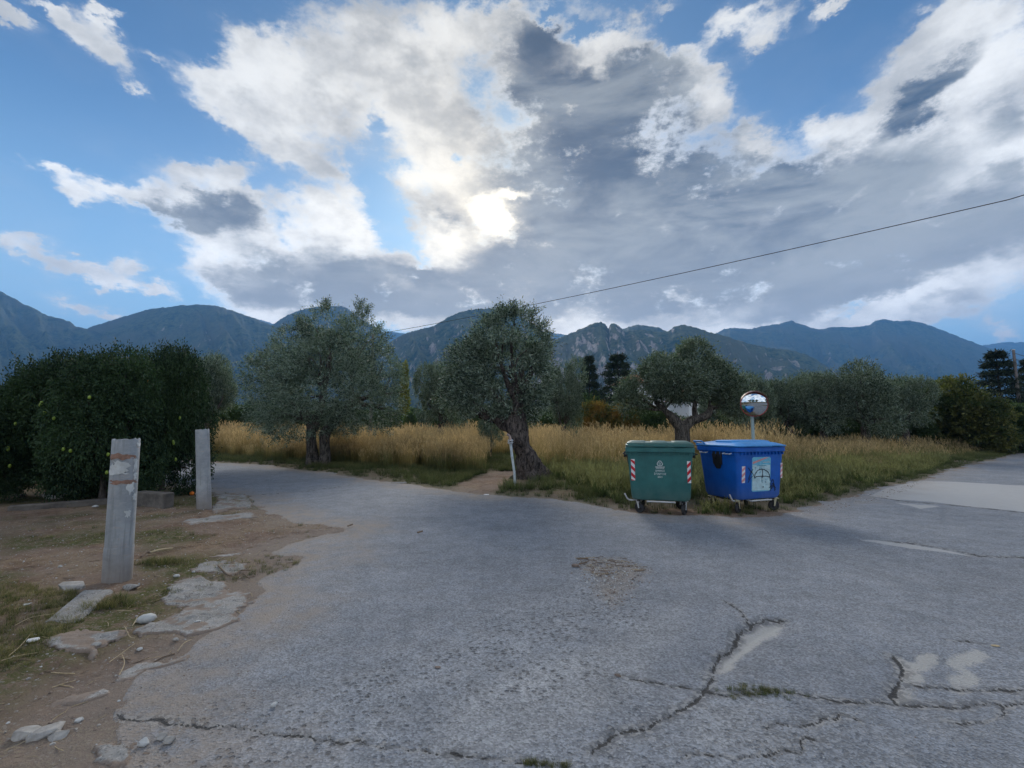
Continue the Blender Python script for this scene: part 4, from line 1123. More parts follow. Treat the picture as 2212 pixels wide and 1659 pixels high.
def scatter(name, variants, pts, scl, kind='stuff', flat=None, label=None, tilt=0.0):
    """one object: points carrying real copies of the variants"""
    vc = bpy.data.collections.new(name + '_variants')
    for i, me in enumerate(variants):
        o = bpy.data.objects.new(name + '_piece', me); vc.objects.link(o)
    g = np.random.default_rng(len(pts))
    me = bpy.data.meshes.new(name)
    pts = np.asarray(pts, np.float32)
    me.vertices.add(len(pts)); me.vertices.foreach_set('co', pts.ravel())
    def A(nm, typ, arr, key='value'):
        a_ = me.attributes.new(nm, typ, 'POINT'); a_.data.foreach_set(key, arr.ravel())
    rot = np.stack([g.normal(0, tilt, len(pts)), g.normal(0, tilt, len(pts)), g.uniform(0, 6.28, len(pts))], 1).astype(np.float32)
    A('rot', 'FLOAT_VECTOR', rot, 'vector')
    A('scl', 'FLOAT', np.asarray(scl, np.float32)); A('pick', 'INT', g.integers(0, len(variants), len(pts)).astype(np.int32))
    o = link(name, me)
    ng = bpy.data.node_groups.new(name, 'GeometryNodeTree')
    ng.interface.new_socket('Geometry', in_out='INPUT', socket_type='NodeSocketGeometry')
    ng.interface.new_socket('Geometry', in_out='OUTPUT', socket_type='NodeSocketGeometry')
    N = ng.nodes.new; L = ng.links.new
    gi = N('NodeGroupInput'); go = N('NodeGroupOutput')
    ci = N('GeometryNodeCollectionInfo'); ci.inputs['Collection'].default_value = vc
    ci.inputs['Separate Children'].default_value = True; ci.inputs['Reset Children'].default_value = True
    ip = N('GeometryNodeInstanceOnPoints'); ip.inputs['Pick Instance'].default_value = True
    def NA_(nm, typ):
        a_ = N('GeometryNodeInputNamedAttribute'); a_.data_type = typ; a_.inputs['Name'].default_value = nm; return a_.outputs['Attribute']
    L(gi.outputs[0], ip.inputs['Points']); L(ci.outputs[0], ip.inputs['Instance'])
    L(NA_('pick', 'INT'), ip.inputs['Instance Index'])
    er = N('FunctionNodeEulerToRotation'); L(NA_('rot', 'FLOAT_VECTOR'), er.inputs[0]); L(er.outputs[0], ip.inputs['Rotation'])
    L(NA_('scl', 'FLOAT'), ip.inputs['Scale'])
    L(ip.outputs[0], go.inputs[0])
    md = o.modifiers.new('scatter', 'NODES'); md.node_group = ng
    tag(o, label, None, None, kind)
    return o
def sample_poly(poly, n, seed, keep=None):
    g = np.random.default_rng(seed); lo, hi = poly.min(0), poly.max(0)
    out = []; got = 0
    while got < n:
        p = g.uniform(lo, hi, (n * 2, 2)); m = sdf(p[:, 0], p[:, 1], poly) > 0
        if keep is not None: m &= keep(p, g)
        out.append(p[m]); got += m.sum()
        if len(out) > 60: break
    return np.vstack(out)[:n]
def lift(p):
    return np.stack([p[:, 0], p[:, 1], np.array([ground_z(a, b) for a, b in p])], 1)
tall = [tuft('tall_grass_tuft', M_DRY, 60, 1.25, .32, .011, 900 + i, .28, True) for i in range(4)]
tallg = [tuft('tall_grass_tuft', M_DRYG, 60, .95, .34, .012, 920 + i, .35, True) for i in range(3)]
short = [tuft('grass_tuft', M_GRASS, 34, .20, .12, .007, 940 + i, .6) for i in range(4)]
M_WEED = grass_mat('weed_green', (0.045, 0.065, 0.018), (0.105, 0.145, 0.04), (0.19, 0.19, 0.07))
weeds = [tuft('weed_tuft', M_WEED, 30, .42, .16, .012, 960 + i, .5, True) for i in range(3)]
dryt = [tuft('dry_tuft', M_DRYG, 26, .22, .12, .006, 980 + i, .8) for i in range(3)]
fieldL = np.vstack([P2([(330,984),(455,988),(560,992),(640,998),(740,1006),(860,1014),(960,1022),(1028,1024),(1042,998),(1080,985)]), P2([(1190,985),(1200,960)]), P2([(1150,942)]), P2([(600,944),(200,950)])])
fieldR = np.vstack([P2([(1172,1022),(1260,1030),(1345,1032),(1440,1022),(1560,1014),(1660,1016)]), P2([(1740,1006),(1690,985),(1560,975),(1560,950),(1150,948),(1150,970)])])
ctC = gp(1476, 1008)
def clearC(p): return ~((np.abs(p[:, 0] - ctC.x * p[:, 1] / ctC.y) < 1.15) & (p[:, 1] < ctC.y + .5))
pf = np.vstack([sample_poly(fieldL, 3400, 1, lambda p, g: (g.uniform(size=len(p)) < 1.1 - .022 * (p[:, 1] - 17))), sample_poly(fieldR, 2300, 2, lambda p, g: clearC(p))])
# margins: grass nearer the verge is shorter
def field_scale(p, poly):
    return 0.72 + 0.35 * sstep(0.0, 1.3, sdf(p[:, 0], p[:, 1], poly))
gg = np.random.default_rng(3)
sc_ = np.maximum(field_scale(pf, fieldL), field_scale(pf, fieldR)) * gg.uniform(.65, 1.2, len(pf)) * (0.55 + .9 * fbm2(pf[:, 0] * .6, pf[:, 1] * .6, 4, 5))
scatter('tall_dry_grass', tall, lift(pf), sc_, label='tall golden dry grass standing in the field')
strip = P2([(1660,1030),(1740,1036),(1850,1028),(1960,1012),(2060,994),(2150,975),(2150,958),(2050,948),(1900,940),(1700,940),(1600,945),(1600,985)])
ps = sample_poly(strip, 2600, 4)
scatter('greenish_tall_grass', tallg, lift(ps), (0.5 + .5 * sstep(0, 1.5, sdf(ps[:, 0], ps[:, 1], strip))) * gg.uniform(.75, 1.2, len(ps)), label='half green tall grass right of the blue container')
mixs = sample_poly(fieldL, 900, 14, lambda p, g: (fbm2(p[:, 0] * .5, p[:, 1] * .5, 3, 66) > .52) & (p[:, 1] < 24))
scatter('greenish_tall_grass', tallg, lift(mixs), gg.uniform(.6, 1.15, len(mixs)), label='greener clumps mixed into the dry field')
vg = np.vstack([rf[::-1] + np.array([0, .12]), P2([(330,975),(560,975),(860,992),(1030,1000),(1060,985),(1180,975),(1200,1000),(1345,1010),(1450,1000),(1700,1000),(1900,1005),(2060,985),(2200,960)])])
onp = lambda p, g: (seg_dist(p[:, 0], p[:, 1], P2([(1010,1066),(1050,1045),(1095,1025)])) > .7) & (g.uniform(size=len(p)) < 0.25 + sstep(.35, .6, fbm2(p[:, 0] * .9, p[:, 1] * .9, 4, 33)))
pg = sample_poly(vg, 9000, 7, onp)
sdr = -sdf(pg[:, 0], pg[:, 1], RW)
pg = pg[(sdr > .10)]; sdr = sdr[sdr > .10]
scatter('verge_grass', short, lift(pg), (0.45 + .6 * sstep(0, 1.0, sdr)) * gg.uniform(.7, 1.3, len(pg)), label='short green grass on the verge beyond the road')
wr = P2([(1180,1030),(1345,1100),(1420,1108),(1560,1112),(1700,1098),(1800,1070),(1900,1045),(2000,1025),(2050,1000),(1900,1000),(1600,1000),(1345,1010),(1180,1005)])
pw = sample_poly(wr, 2200, 8, lambda p, g: g.uniform(size=len(p)) < .2 + sstep(.4, .6, fbm2(p[:, 0] * 1.1, p[:, 1] * 1.1, 3, 44)))
_g1, _g2 = gp(1430, 1100), gp(1615, 1097)
pw = pw[(np.hypot(pw[:, 0] - _g1.x, pw[:, 1] - _g1.y - .25) > .92) & (np.hypot(pw[:, 0] - _g2.x, pw[:, 1] - _g2.y - .25) > 1.0)]
sdr = -sdf(pw[:, 0], pw[:, 1], RW); pw = pw[sdr > .15]; sdr = sdr[sdr > .15]
scatter('verge_weeds', weeds, lift(pw), (0.4 + .6 * sstep(0, 1.2, sdr)) * gg.uniform(.6, 1.2, len(pw)), label='lush weeds around the two containers')
lf = np.vstack([rl[:14], P2([(120,1330),(-80,1500),(-500,1500),(-900,1100),(-300,1040),(300,1040),(420,1050)])])
pl_ = sample_poly(lf, 1500, 9, lambda p, g: (g.uniform(size=len(p)) < .03 + 1.0 * sstep(.56, .66, fbm2(p[:, 0] * .9, p[:, 1] * .9, 4, 33))))
scatter('sparse_grass', short[:1] + dryt, lift(pl_), gg.uniform(.12, .36, len(pl_)), label='sparse low grass on the bare earth at the left')
nl = P2([(-200,1400),(20,1270),(160,1290),(200,1330),(120,1400),(60,1450),(-100,1500)])
pn = sample_poly(nl, 750, 10)
scatter('sparse_grass', short[:1] + dryt, lift(pn), gg.uniform(.12, .32, len(pn)), label='low green grass by the near post')

# ---------------------------------------------------------------- man-made things
def plain(name, c, rough=.6, metal=0.0, spec=.4, var=.25, sc=6.0, dirt=None, bump=.15):
    m, s = material(name)
    p = s.obj()
    n = s.noise(p, sc, 6, .65); n2 = s.noise(p, sc * 7, 4, .7)
    lo = tuple(max(0, x * (1 - var)) for x in c); hi = tuple(min(1, x * (1 + var)) for x in c)
    cc = s.mix(s.ramp(n, .3, .7), lo, hi)
    if dirt:
        cc = s.mix(s.m('MULTIPLY', s.ramp(n2, .45, .75), dirt[1]), cc, dirt[0])
    s.out(s.bsdf(cc, s.ramp(n2, 0, 1, max(.05, rough - .12), min(1, rough + .12)) if rough > .1 else rough, metal, spec, normal=s.bump(n2, bump, .004) if bump else None))
    return m
M_BLK = plain('black_plastic', (.018, .018, .020), .55, var=.3)
M_RUB = plain('rubber', (.022, .022, .024), .8, var=.3, dirt=((.12, .10, .08), .4))
M_GALV = plain('galvanised_steel', (.50, .52, .53), .45, .6, var=.2, sc=20)
M_WHITEP = plain('worn_white_paint', (.50, .50, .49), .5, var=.12, dirt=((.30, .26, .20), .5))
M_CREAM = plain('yellowed_steel', (.52, .47, .30), .5, var=.2, dirt=((.22, .15, .08), .5))
M_REFW = plain('reflective_white', (.72, .72, .72), .35, var=.06, dirt=((.40, .38, .35), .4))
M_REFR = plain('reflective_red', (.52, .02, .03), .35, var=.1)
M_PINK = plain('faded_red', (.62, .27, .27), .5, var=.15)
M_PRINT = plain('white_print', (.66, .70, .68), .6, var=.08)
M_INK = plain('black_spray', (.015, .02, .03), .7, var=.3)
def bin_mat(name, c, stain):
    m, s = material(name)
    p = s.obj()
    n = s.noise(p, 3.0, 6, .65); n2 = s.noise(s.v('MULTIPLY', p, (14, 14, 2.0)), 1.5, 6, .7); n3 = s.noise(p, 45, 4, .7)
    cc = s.mix(s.ramp(n, .3, .7), tuple(x * .82 for x in c), tuple(min(1, x * 1.15) for x in c))
    cc = s.mix(s.m('MULTIPLY', s.ramp(n2, .52, .72), .38), cc, stain)
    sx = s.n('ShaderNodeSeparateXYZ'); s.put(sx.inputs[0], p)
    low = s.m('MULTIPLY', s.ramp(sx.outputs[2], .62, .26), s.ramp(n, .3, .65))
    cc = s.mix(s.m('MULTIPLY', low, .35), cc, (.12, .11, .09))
    v = s.voro(p, 6.5); spot = s.m('MULTIPLY', s.ramp(v, .10, .04), s.ramp(n3, .5, .6))
    cc = s.mix(s.m('MULTIPLY', spot, .55), cc, tuple(x * .3 for x in c))
    s.out(s.bsdf(cc, s.ramp(n2, .2, .8, .38, .62), spec=.45, normal=s.bump(s.m('ADD', n3, s.m('MULTIPLY', n, 2)), .25, .004)))
    return m
M_BG = bin_mat('green_plastic', (.030, .135, .125), (.07, .14, .13))
M_BGL = bin_mat('green_lid_plastic', (.045, .13, .115), (.13, .19, .18))
M_BB = bin_mat('blue_plastic', (.002, .095, .42), (.01, .09, .30))
M_BBL = bin_mat('blue_lid_plastic', (.04, .24, .56), (.16, .36, .58))

def rrect(w_, d_, r, z, n=5, cx=0, cy=0):
    pts = []
    for (sx, sy, a0) in ((1, -1, -90), (1, 1, 0), (-1, 1, 90), (-1, -1, 180)):
        for k in range(n + 1):
            a = R(a0 + 90 * k / n)
            pts.append((cx + sx * (w_ / 2 - r) + r * math.cos(a), cy + sy * (d_ / 2 - r) + r * math.sin(a), z))
    return pts
def interp(tab, z):
    zs = [t[0] for t in tab]
    return [float(np.interp(z, zs, [t[k] for t in tab])) for k in (1, 2)]
BODY = [(.255, .96, .78), (.27, 1.02, .84), (.33, 1.056, .88), (.75, 1.11, .95), (1.165, 1.17, 1.02)]
def text_part(body, size, x, z, mat, root, name, y_at, font_scale_x=1.0):
    cu = bpy.data.curves.new(name, 'FONT'); cu.body = body; cu.size = size; cu.align_x = 'CENTER'; cu.align_y = 'CENTER'; cu.extrude = .0015; cu.resolution_u = 3
    o = bpy.data.objects.new(name, cu); col.objects.link(o)
    bpy.context.view_layer.update()
    me = bpy.data.meshes.new_from_object(o.evaluated_get(bpy.context.evaluated_depsgraph_get()))
    bpy.data.objects.remove(o)
    me.materials.clear(); me.materials.append(mat)
    for v in me.vertices:
        zz = z + v.co.y
        v.co = Vector((x + v.co.x * font_scale_x, y_at(zz) - .004 - v.co.z, zz))
    return link(name, me, root)
def fy(z): return -interp(BODY, z)[1] / 2
def quadstrip(m, poly, th=.004, mi=0):
    """flat sticker on the front wall: polygon in (x, z), given its own thin body"""
    f = [(x, fy(z) - th, z) for x, z in poly]; b = [(x, fy(z) + .002, z) for x, z in poly]
    n = len(poly)
    m.add(f + b, [tuple(range(n))] + [(i, i + n, (i + 1) % n + n, (i + 1) % n) for i in range(n)], False, mi)
def stripe_panel(root, name, x0, x1, z0, z1, mw, mr, n=3, up=1):
    m = MB(); quadstrip(m, [(x0, z0), (x1, z0), (x1, z1), (x0, z1)], .004)
    p = m.build(name, mw, root)
    h = (z1 - z0) / n; m = MB(); dz = h * .5
    for k in range(-1, n + 1):
        a = z0 + k * h + (0 if up > 0 else h * .2); 
        pl_ = [(x0, a + (0 if up > 0 else dz)), (x1, a + (dz if up > 0 else 0)), (x1, a + (dz if up > 0 else 0) + h * .5), (x0, a + (0 if up > 0 else dz) + h * .5)]
        pl_ = [(x, min(max(z, z0 + .002), z1 - .002)) for x, z in pl_]
        if max(z for _, z in pl_) - min(z for _, z in pl_) > .02: quadstrip(m, pl_, .0065)
    m.build('stripe', mr, p)
    return p
def stroke(m, pts, w_, th=.004, closed=False):
    """a painted line lying on the front wall"""
    P_ = spline([(x, 0, z) for x, z in pts], 6)
    for i in range(len(P_) - 1):
        a, b = P_[i], P_[i + 1]; d = (b - a)
        if d.length < 1e-5: continue
        d.normalize(); nn = Vector((-d.z, 0, d.x)) * w_ / 2 * (0.7 + .6 * ((i * 37) % 10) / 10)
        quadstrip(m, [((a - nn).x, (a - nn).z), ((b - nn).x, (b - nn).z), ((b + nn).x, (b + nn).z), ((a + nn).x, (a + nn).z)], th + .0002 * (i % 5))
def caster(root, x, y, rot, fork_mat, r=.1):
    M = Matrix.Translation((x, y, 0)) @ Matrix.Rotation(rot, 4, 'Z')
    def T(p): return M @ Vector(p)
    m = MB()
    ring = []
    prof = [(-.024, .070), (-.024, .092), (-.014, r), (.014, r), (.024, .092), (.024, .070)]
    n = 22
    rings = [[T((rr_ * math.cos(2 * math.pi * k / n), yy, r + rr_ * math.sin(2 * math.pi * k / n))) for k in range(n)] for yy, rr_ in prof]
    m.loft(rings, False, False)
    wh = m.build('wheel', M_RUB, root)
    m = MB()
    prof = [(-.018, .0702), (-.016, .045), (-.028, .03), (-.028, .012)]
    rings = [[T((rr_ * math.cos(2 * math.pi * k / n), yy, r + rr_ * math.sin(2 * math.pi * k / n))) for k in range(n)] for yy, rr_ in prof + [(-yy, rr_) for yy, rr_ in prof[::-1]]]
    m.loft(rings, True, True); m.build('hub', M_BLK, wh)
    m = MB()
    for s_ in (-1, 1):
        yy = s_ * .036
        pts = [(-.03, .118), (.03, .118), (.055, .235), (-.075, .235)]
        pts = [(-.008, r - .01), (.010, r - .01), (.050, .235), (.0, .235)]
        V = [T((px_, yy - .003, z)) for px_, z in pts] + [T((px_, yy + .003, z)) for px_, z in pts]
        m.add(V, [(0, 1, 2, 3), (7, 6, 5, 4), (0, 4, 5, 1), (1, 5, 6, 2), (2, 6, 7, 3), (3, 7, 4, 0)])
    m.box(T((.02, 0, .24)), (.13, .11, .012), M.to_3x3().to_4x4())
    m.tube([T((.02, 0, .24)), T((.02, 0, .262))], .03, 12)
    m.tube([T((0, -.045, r)), T((0, .045, r))], .01, 8)
    m.build('fork', fork_mat, root)

def container(base, yaw, mats, label, dome, fork_mat, blue):
    mb, ml = mats
    root = empty('waste_container', base, label, 'container', None, yaw)
    m = MB()
    rings = [rrect(w_, d_, .10 if z < .3 else .075, z, 6) for z, w_, d_ in BODY]
    rings.insert(0, rrect(.88, .70, .08, .25, 6))
    m.loft(rings, True, False)
    # rounded pressed ribs near the corners of the long walls
    body = m.build('body', mb, root)
    m = MB()
    m.loft([rrect(1.17, 1.02, .07, 1.150, 6), rrect(1.235, 1.08, .07, 1.158, 6), rrect(1.24, 1.085, .07, 1.235, 6), rrect(1.225, 1.07, .065, 1.243, 6), rrect(1.10, .96, .05, 1.243, 6)], False, False)
    m.build('rim', mb, root)
    m = MB()
    for i in range(13):
        x = -.52 + i * .0867
        for s_ in (-1, 1):
            m.box((x, s_ * (.51 + .014), 1.125), (.012, .04, .05))
    for i in range(9):
        y = -.40 + i * .1
        for s_ in (-1, 1): m.box((s_ * (.585 + .014), y, 1.125), (.04, .012, .05))
    tag(m.build('rim_gusset', mb, root), kind='stuff')
    # lid
    m = MB()
    if not dome:
        m.loft([rrect(1.20, 1.06, .06, 1.249, 6), rrect(1.225, 1.085, .06, 1.255, 6), rrect(1.225, 1.085, .06, 1.292, 6), rrect(1.19, 1.05, .07, 1.302, 6), rrect(1.185, 1.045, .07, 1.325, 6), rrect(1.14, 1.0, .07, 1.334, 6)], True, True)
    else:
        m.loft([rrect(1.22, 1.10, .07, 1.249, 6), rrect(1.255, 1.13, .07, 1.254, 6), rrect(1.255, 1.13, .07, 1.275, 6), rrect(1.20, 1.05, .10, 1.289, 6), rrect(1.05, .90, .10, 1.318, 6), rrect(.80, .62, .10, 1.345, 6), rrect(.4, .3, .08, 1.352, 6)], True, True)
    lid = m.build('lid', ml, root)
    m = MB()
    if not dome:
        for x in (-.40, 0, .40):
            m.loft([rrect(.30, .86, .05, 1.330, 5, x), rrect(.30, .86, .05, 1.342, 5, x), rrect(.26, .82, .05, 1.350, 5, x)], False, True)
    else:
        m.loft([rrect(1.00, .52, .09, 1.30, 6, .0, -.10), rrect(.98, .50, .09, 1.352, 6, .0, -.06), rrect(.90, .42, .09, 1.366, 6, .0, -.04)], False, True)
    m.build('raised_panel', ml, lid)
    for x in ((-.36, .0, .36) if not dome else (-.32, .32)):
        m = MB(); m.box((x, -.560 if dome else -.548, 1.268), (.20, .035, .026), bev=.006)
        m.build('lid_grip', ml if dome else mb, lid)
    # hinge bar at the back
    m = MB(); m.tube([(-.56, .57, 1.255), (.56, .57, 1.255)], .018, 10)
    for x in (-.5, -.17, .17, .5): m.box((x, .565, 1.245), (.05, .06, .05))
    m.build('hinge', mb, root)
    # lifting trunnions
    for s_ in (-1, 1):
        m = MB()
        m.tube([(s_ * .57, 0, 1.06), (s_ * .66, 0, 1.06)], .028, 14)
        m.tube([(s_ * .655, 0, 1.06), (s_ * .668, 0, 1.06)], .042, 14)
        m.loft([rrect(.03, .22, .012, .90, 3, s_ * .575), rrect(.05, .24, .015, 1.14, 3, s_ * .59)], True, True)
        m.build('trunnion', M_BLK, root)
        for yy in (-.30, .30):
            m = MB(); m.tube([(s_ * .60, yy - .09, 1.13), (s_ * .665, yy - .085, 1.115), (s_ * .665, yy + .085, 1.115), (s_ * .60, yy + .09, 1.13)], .011, 8)
            m.build('side_handle', M_GALV if blue else M_BLK, root)
    # foot bars
    m = MB()
    m.tube(spline([(-.24, -.30, .255), (-.235, -.43, .235), (-.20, -.475, .245), (.20, -.475, .245), (.235, -.43, .235), (.24, -.30, .255)], 4), .014, 8)
    m.build('foot_bar', M_WHITEP, root)
    m = MB()
    m.tube(spline([(-.40, -.25, .25), (-.52, -.32, .235), (-.60, -.34, .26), (-.655, -.34, .36)], 5), .014, 8)
    m.build('foot_lever', M_WHITEP, root)
    m = MB(); m.box((0, 0, .238), (1.0, .06, .03)); m.box((-.40, 0, .24), (.06, .74, .03)); m.box((.40, 0, .24), (.06, .74, .03))
    m.build('chassis', M_BLK, root)
    if not blue:
        caster(root, -.385, -.30, R(150), fork_mat); caster(root, .41, -.30, R(65), fork_mat)
        caster(root, -.38, .30, R(20), fork_mat); caster(root, .40, .30, R(-30), fork_mat)
    else:
        caster(root, -.44, -.31, R(205), fork_mat); caster(root, .47, -.31, R(-25), fork_mat)
        caster(root, -.43, .31, R(160), fork_mat); caster(root, .43, .31, R(30), fork_mat)
    return root
gc = (gp(1381, 1108) + gp(1479, 1113)) / 2
GY = R(-16)
gr = container(gc + Matrix.Rotation(GY, 3, 'Z') @ Vector((-.01, .33, 0)), GY, (M_BG, M_BGL), 'dark green four wheeled waste container with flat lid and white lettering', False, M_WHITEP, False)
stripe_panel(gr, 'warning_strip', -.52, -.45, .62, 1.02, M_REFW, M_REFR, 3, -1)
stripe_panel(gr, 'warning_strip', .475, .535, .60, 1.0, M_REFW, M_REFR, 3, 1)
# emblem: three bent arrows round a small figure, then the two lines of small print
m = MB()
for k in range(3):
    c = Vector((.0, 0, .945)); q_ = []
    A = [Vector((math.sin(R(120 * k + a)), 0, math.cos(R(120 * k + a)))) for a in (-22, 22, 98)]
    o1, o2 = c + A[0] * .050, c + A[1] * .050
    o3 = c + A[2] * .050
    stroke(m, [(o1.x, o1.z), ((o1 + o2).x / 2, (o1 + o2).z / 2 + (.002 if k == 0 else 0)), (o2.x, o2.z)], .011)
    stroke(m, [(o2.x, o2.z), ((o2.x + o3.x) / 2, (o2.z + o3.z) / 2), (o3.x, o3.z)], .011, .0052)
stroke(m, [(-.012, .925), (-.012, .958), (.012, .958), (.012, .925)], .007)
stroke(m, [(0, .925), (0, .94)], .006)
m.build('recycling_emblem', M_PRINT, gr)
m = MB()
for row, (z, wd) in enumerate([(.885, .165), (.863, .145)]):
    x = -wd / 2; k = 0
    while x < wd / 2:
        l_ = [.006, .009, .005, .008][(k * 7 + row) % 4]
        quadstrip(m, [(x, z - .006), (x + l_, z - .006), (x + l_, z + .006), (x, z + .006)]); x += l_ + .003 + (.004 if k % 6 == 5 else 0); k += 1
    quadstrip(m, [(-wd / 2, z - .0105), (wd / 2, z - .0105), (wd / 2, z - .0085), (-wd / 2, z - .0085)])
m.build('small_print', M_PRINT, gr)
text_part('ΔΗΜΟΣ', .046, 0, .812, M_PRINT, gr, 'lettering', fy)
text_part('ΣΠΑΡΤΗΣ', .046, 0, .752, M_PRINT, gr, 'lettering', fy)
text_part('2021', .046, 0, .698, M_PRINT, gr, 'lettering', fy)

p0_, p1_ = gp(1588, 1111), gp(1680, 1104)
bc_ = (p0_ + p1_) / 2
BY = R(20)
bl = container(bc_ + Matrix.Rotation(BY, 3, 'Z') @ Vector((.05, .38, 0)), BY, (M_BB, M_BBL), 'bright blue recycling container turned sideways with poster and black graffiti', True, M_CREAM, True)
stripe_panel(bl, 'warning_strip', -.475, -.40, .58, .89, M_REFW, M_PINK, 3, 1)
stripe_panel(bl, 'warning_strip', .50, .545, .64, .93, M_REFW, M_PINK, 3, 1)
m = MB(); quadstrip(m, [(-.23, .43), (-.20, .405), (.20, .405), (.24, .43), (.24, 1.03), (.21, 1.055), (-.20, 1.055), (-.23, 1.03)], .003)
M_STB = plain('poster_blue', (.12, .42, .58), .45, var=.15, dirt=((.5, .62, .66), .4))
M_STW = plain('poster_pale', (.40, .58, .62), .45, var=.2, sc=9, dirt=((.72, .76, .74), .7))
po = m.build('poster', M_STB, bl)
m = MB(); quadstrip(m, [(-.215, .43), (.225, .42), (.225, .90), (.05, .915), (-.05, .90), (-.215, .91)], .0045); m.build('poster_field', M_STW, po)
m = MB(); quadstrip(m, [(-.215, .925), (-.215, .965), (.10, 1.045), (.19, 1.045)], .0052); m.build('poster_band', M_PINK, po)
text_part('μπλε κάδος', .034, .13, .955, M_PRINT, po, 'lettering', lambda z: fy(z) - .002)
text_part('ανακύκλωση', .040, .0, .893, M_STB, po, 'lettering', lambda z: fy(z) - .003)
m = MB()
g = np.random.default_rng(5)
for i in range(26):
    x, z = g.uniform(-.16, .18), g.uniform(.52, .86); a, b = g.uniform(.008, .03), g.uniform(.006, .02)
    quadstrip(m, [(x - a, z - b), (x + a, z - b * .6), (x + a * .8, z + b), (x - a * .9, z + b * .7)], .005 + .0001 * i)
m.build('poster_picture', plain('poster_faded_print', (.22, .40, .46), .5, var=.5, sc=25), po)
m = MB()
stroke(m, [(-.17, .66), (-.15, .74), (-.09, .80), (.01, .825), (.11, .80), (.19, .74), (.22, .66), (.225, .60)], .016, .0075)
stroke(m, [(-.17, .66), (-.13, .685), (-.05, .69), (.05, .69), (.14, .685), (.21, .665)], .015, .0080)
stroke(m, [(.03, .82), (.035, .75), (.03, .66)], .013, .0085)
stroke(m, [(.02, .70), (.02, .62), (.03, .56)], .008, .0075)
stroke(m, [(-.20, .84), (-.24, .78), (-.28, .72), (-.31, .64)], .014, .0045)
stroke(m, [(-.32, .86), (-.27, .80), (-.22, .76), (-.17, .68)], .012, .0052)
stroke(m, [(-.32, .58), (-.27, .66), (-.20, .70)], .008, .0058)
stroke(m, [(.22, .50), (.30, .62), (.34, .52), (.38, .42)], .010, .0045)
stroke(m, [(.20, .46), (.28, .50), (.38, .46)], .012, .0052)
stroke(m, [(.24, .40), (.30, .55), (.36, .40)], .009, .0058)
stroke(m, [(.22, .55), (.27, .44), (.33, .56)], .008, .0064)
for k in range(3): stroke(m, [(.05 + .002 * k, .505), (.055, .485), (.05, .47)], .014, .0075 + .0004 * k)
m.build('graffiti', M_INK, bl)
# flat black sheet painting the shaded lifting recess under the lid on the short side, and the open bracket behind it
m = MB(); zt, zb = 1.12, .80
def fx(z): return -interp(BODY, z)[0] / 2
for i in range(9):
    t0, t1 = i / 9, (i + 1) / 9
    za, zb_ = 1.145 - .33 * t0, 1.145 - .33 * t1
    wa, wb = .125 * math.sqrt(max(0, 1 - (t0 * .93) ** 2.4)), .125 * math.sqrt(max(0, 1 - (t1 * .93) ** 2.4))
    m.add([(fx(za) - .012, -wa, za), (fx(zb_) - .012, -wb, zb_), (fx(zb_) - .012, wb, zb_), (fx(za) - .012, wa, za)], [(0, 3, 2, 1)])
m.build('lifting_pocket_shade', M_BLK, bl)
m = MB()
for yy in (.30, .52): m.tube([(-.60, yy, 1.29), (-.68, yy, 1.34)], .014, 8)
m.tube([(-.68, .30, 1.34), (-.68, .52, 1.34)], .014, 8); m.tube([(-.60, .30, 1.29), (-.60, .52, 1.29)], .014, 8)
m.build('lid_bracket', M_BBL, bl)

# convex traffic mirror
YM = 10.9
mc = at(1629, 873, YM); mb_ = at(1627, 1069, YM)
mr = empty('traffic_mirror', (mc.x, YM + .12, 0), 'round convex traffic mirror with red rim on a grey pole behind the blue container', 'traffic mirror')
m = MB(); m.tube([(0, 0, -.1), (0, 0, 2.50)], .036, 14); m.build('pole', plain('grey_green_paint', (.30, .38, .37), .5, .1, var=.15), mr)
nrm = Vector((-mc.x * .75 + .5, -YM, -1.5)).normalized()
MM = Matrix.Translation(Vector((0, -.12, mc.z))) @ nrm.to_track_quat('Z', 'Y').to_matrix().to_4x4()
def disc(rs, n=40):
    return [[MM @ Vector((r_ * math.cos(2 * math.pi * k / n), r_ * math.sin(2 * math.pi * k / n), zz)) for k in range(n)] for r_, zz in rs]
mm_, ms_ = material('mirror_face')
ms_.out(ms_.bsdf((.62, .65, .66), .06, 1.0, normal=None))
m = MB(); RC = .62; rs = []
for i in range(16):
    r_ = .285 * (1 - i / 16); rs.append((r_, math.sqrt(RC ** 2 - r_ ** 2) - math.sqrt(RC ** 2 - .285 ** 2) + .02))
m.loft(disc(rs, 48), False, True); m.build('mirror_face', mm_, mr)
M_RIM = plain('red_rim', (.26, .03, .03), .45, var=.4, dirt=((.40, .24, .15), .35))
m = MB(); m.loft(disc([(.27, -.035), (.296, -.03), (.302, 0), (.300, .026), (.293, .032), (.284, .026), (.284, .01)], 48), True, False); m.build('rim', M_RIM, mr)
m = MB()   # weather hood over the upper half
n = 26; A_ = [R(18 + 144 * k / n) for k in range(n + 1)]
V1 = [MM @ Vector((.312 * math.cos(a), .312 * math.sin(a), .02)) for a in A_]; V2 = [MM @ Vector((.318 * math.cos(a), .318 * math.sin(a), .02 + .085 * math.sin((a - R(18)) / R(144) * math.pi))) for a in A_]
V3 = [MM @ Vector((.322 * math.cos(a), .322 * math.sin(a), .02)) for a in A_]
V = V1 + V2 + V3; k_ = n + 1
m.add(V, [(i, i + 1, i + 1 + k_, i + k_) for i in range(n)] + [(i + k_, i + 1 + k_, i + 1 + 2 * k_, i + 2 * k_) for i in range(n)], True)
m.build('hood', M_RIM, mr)
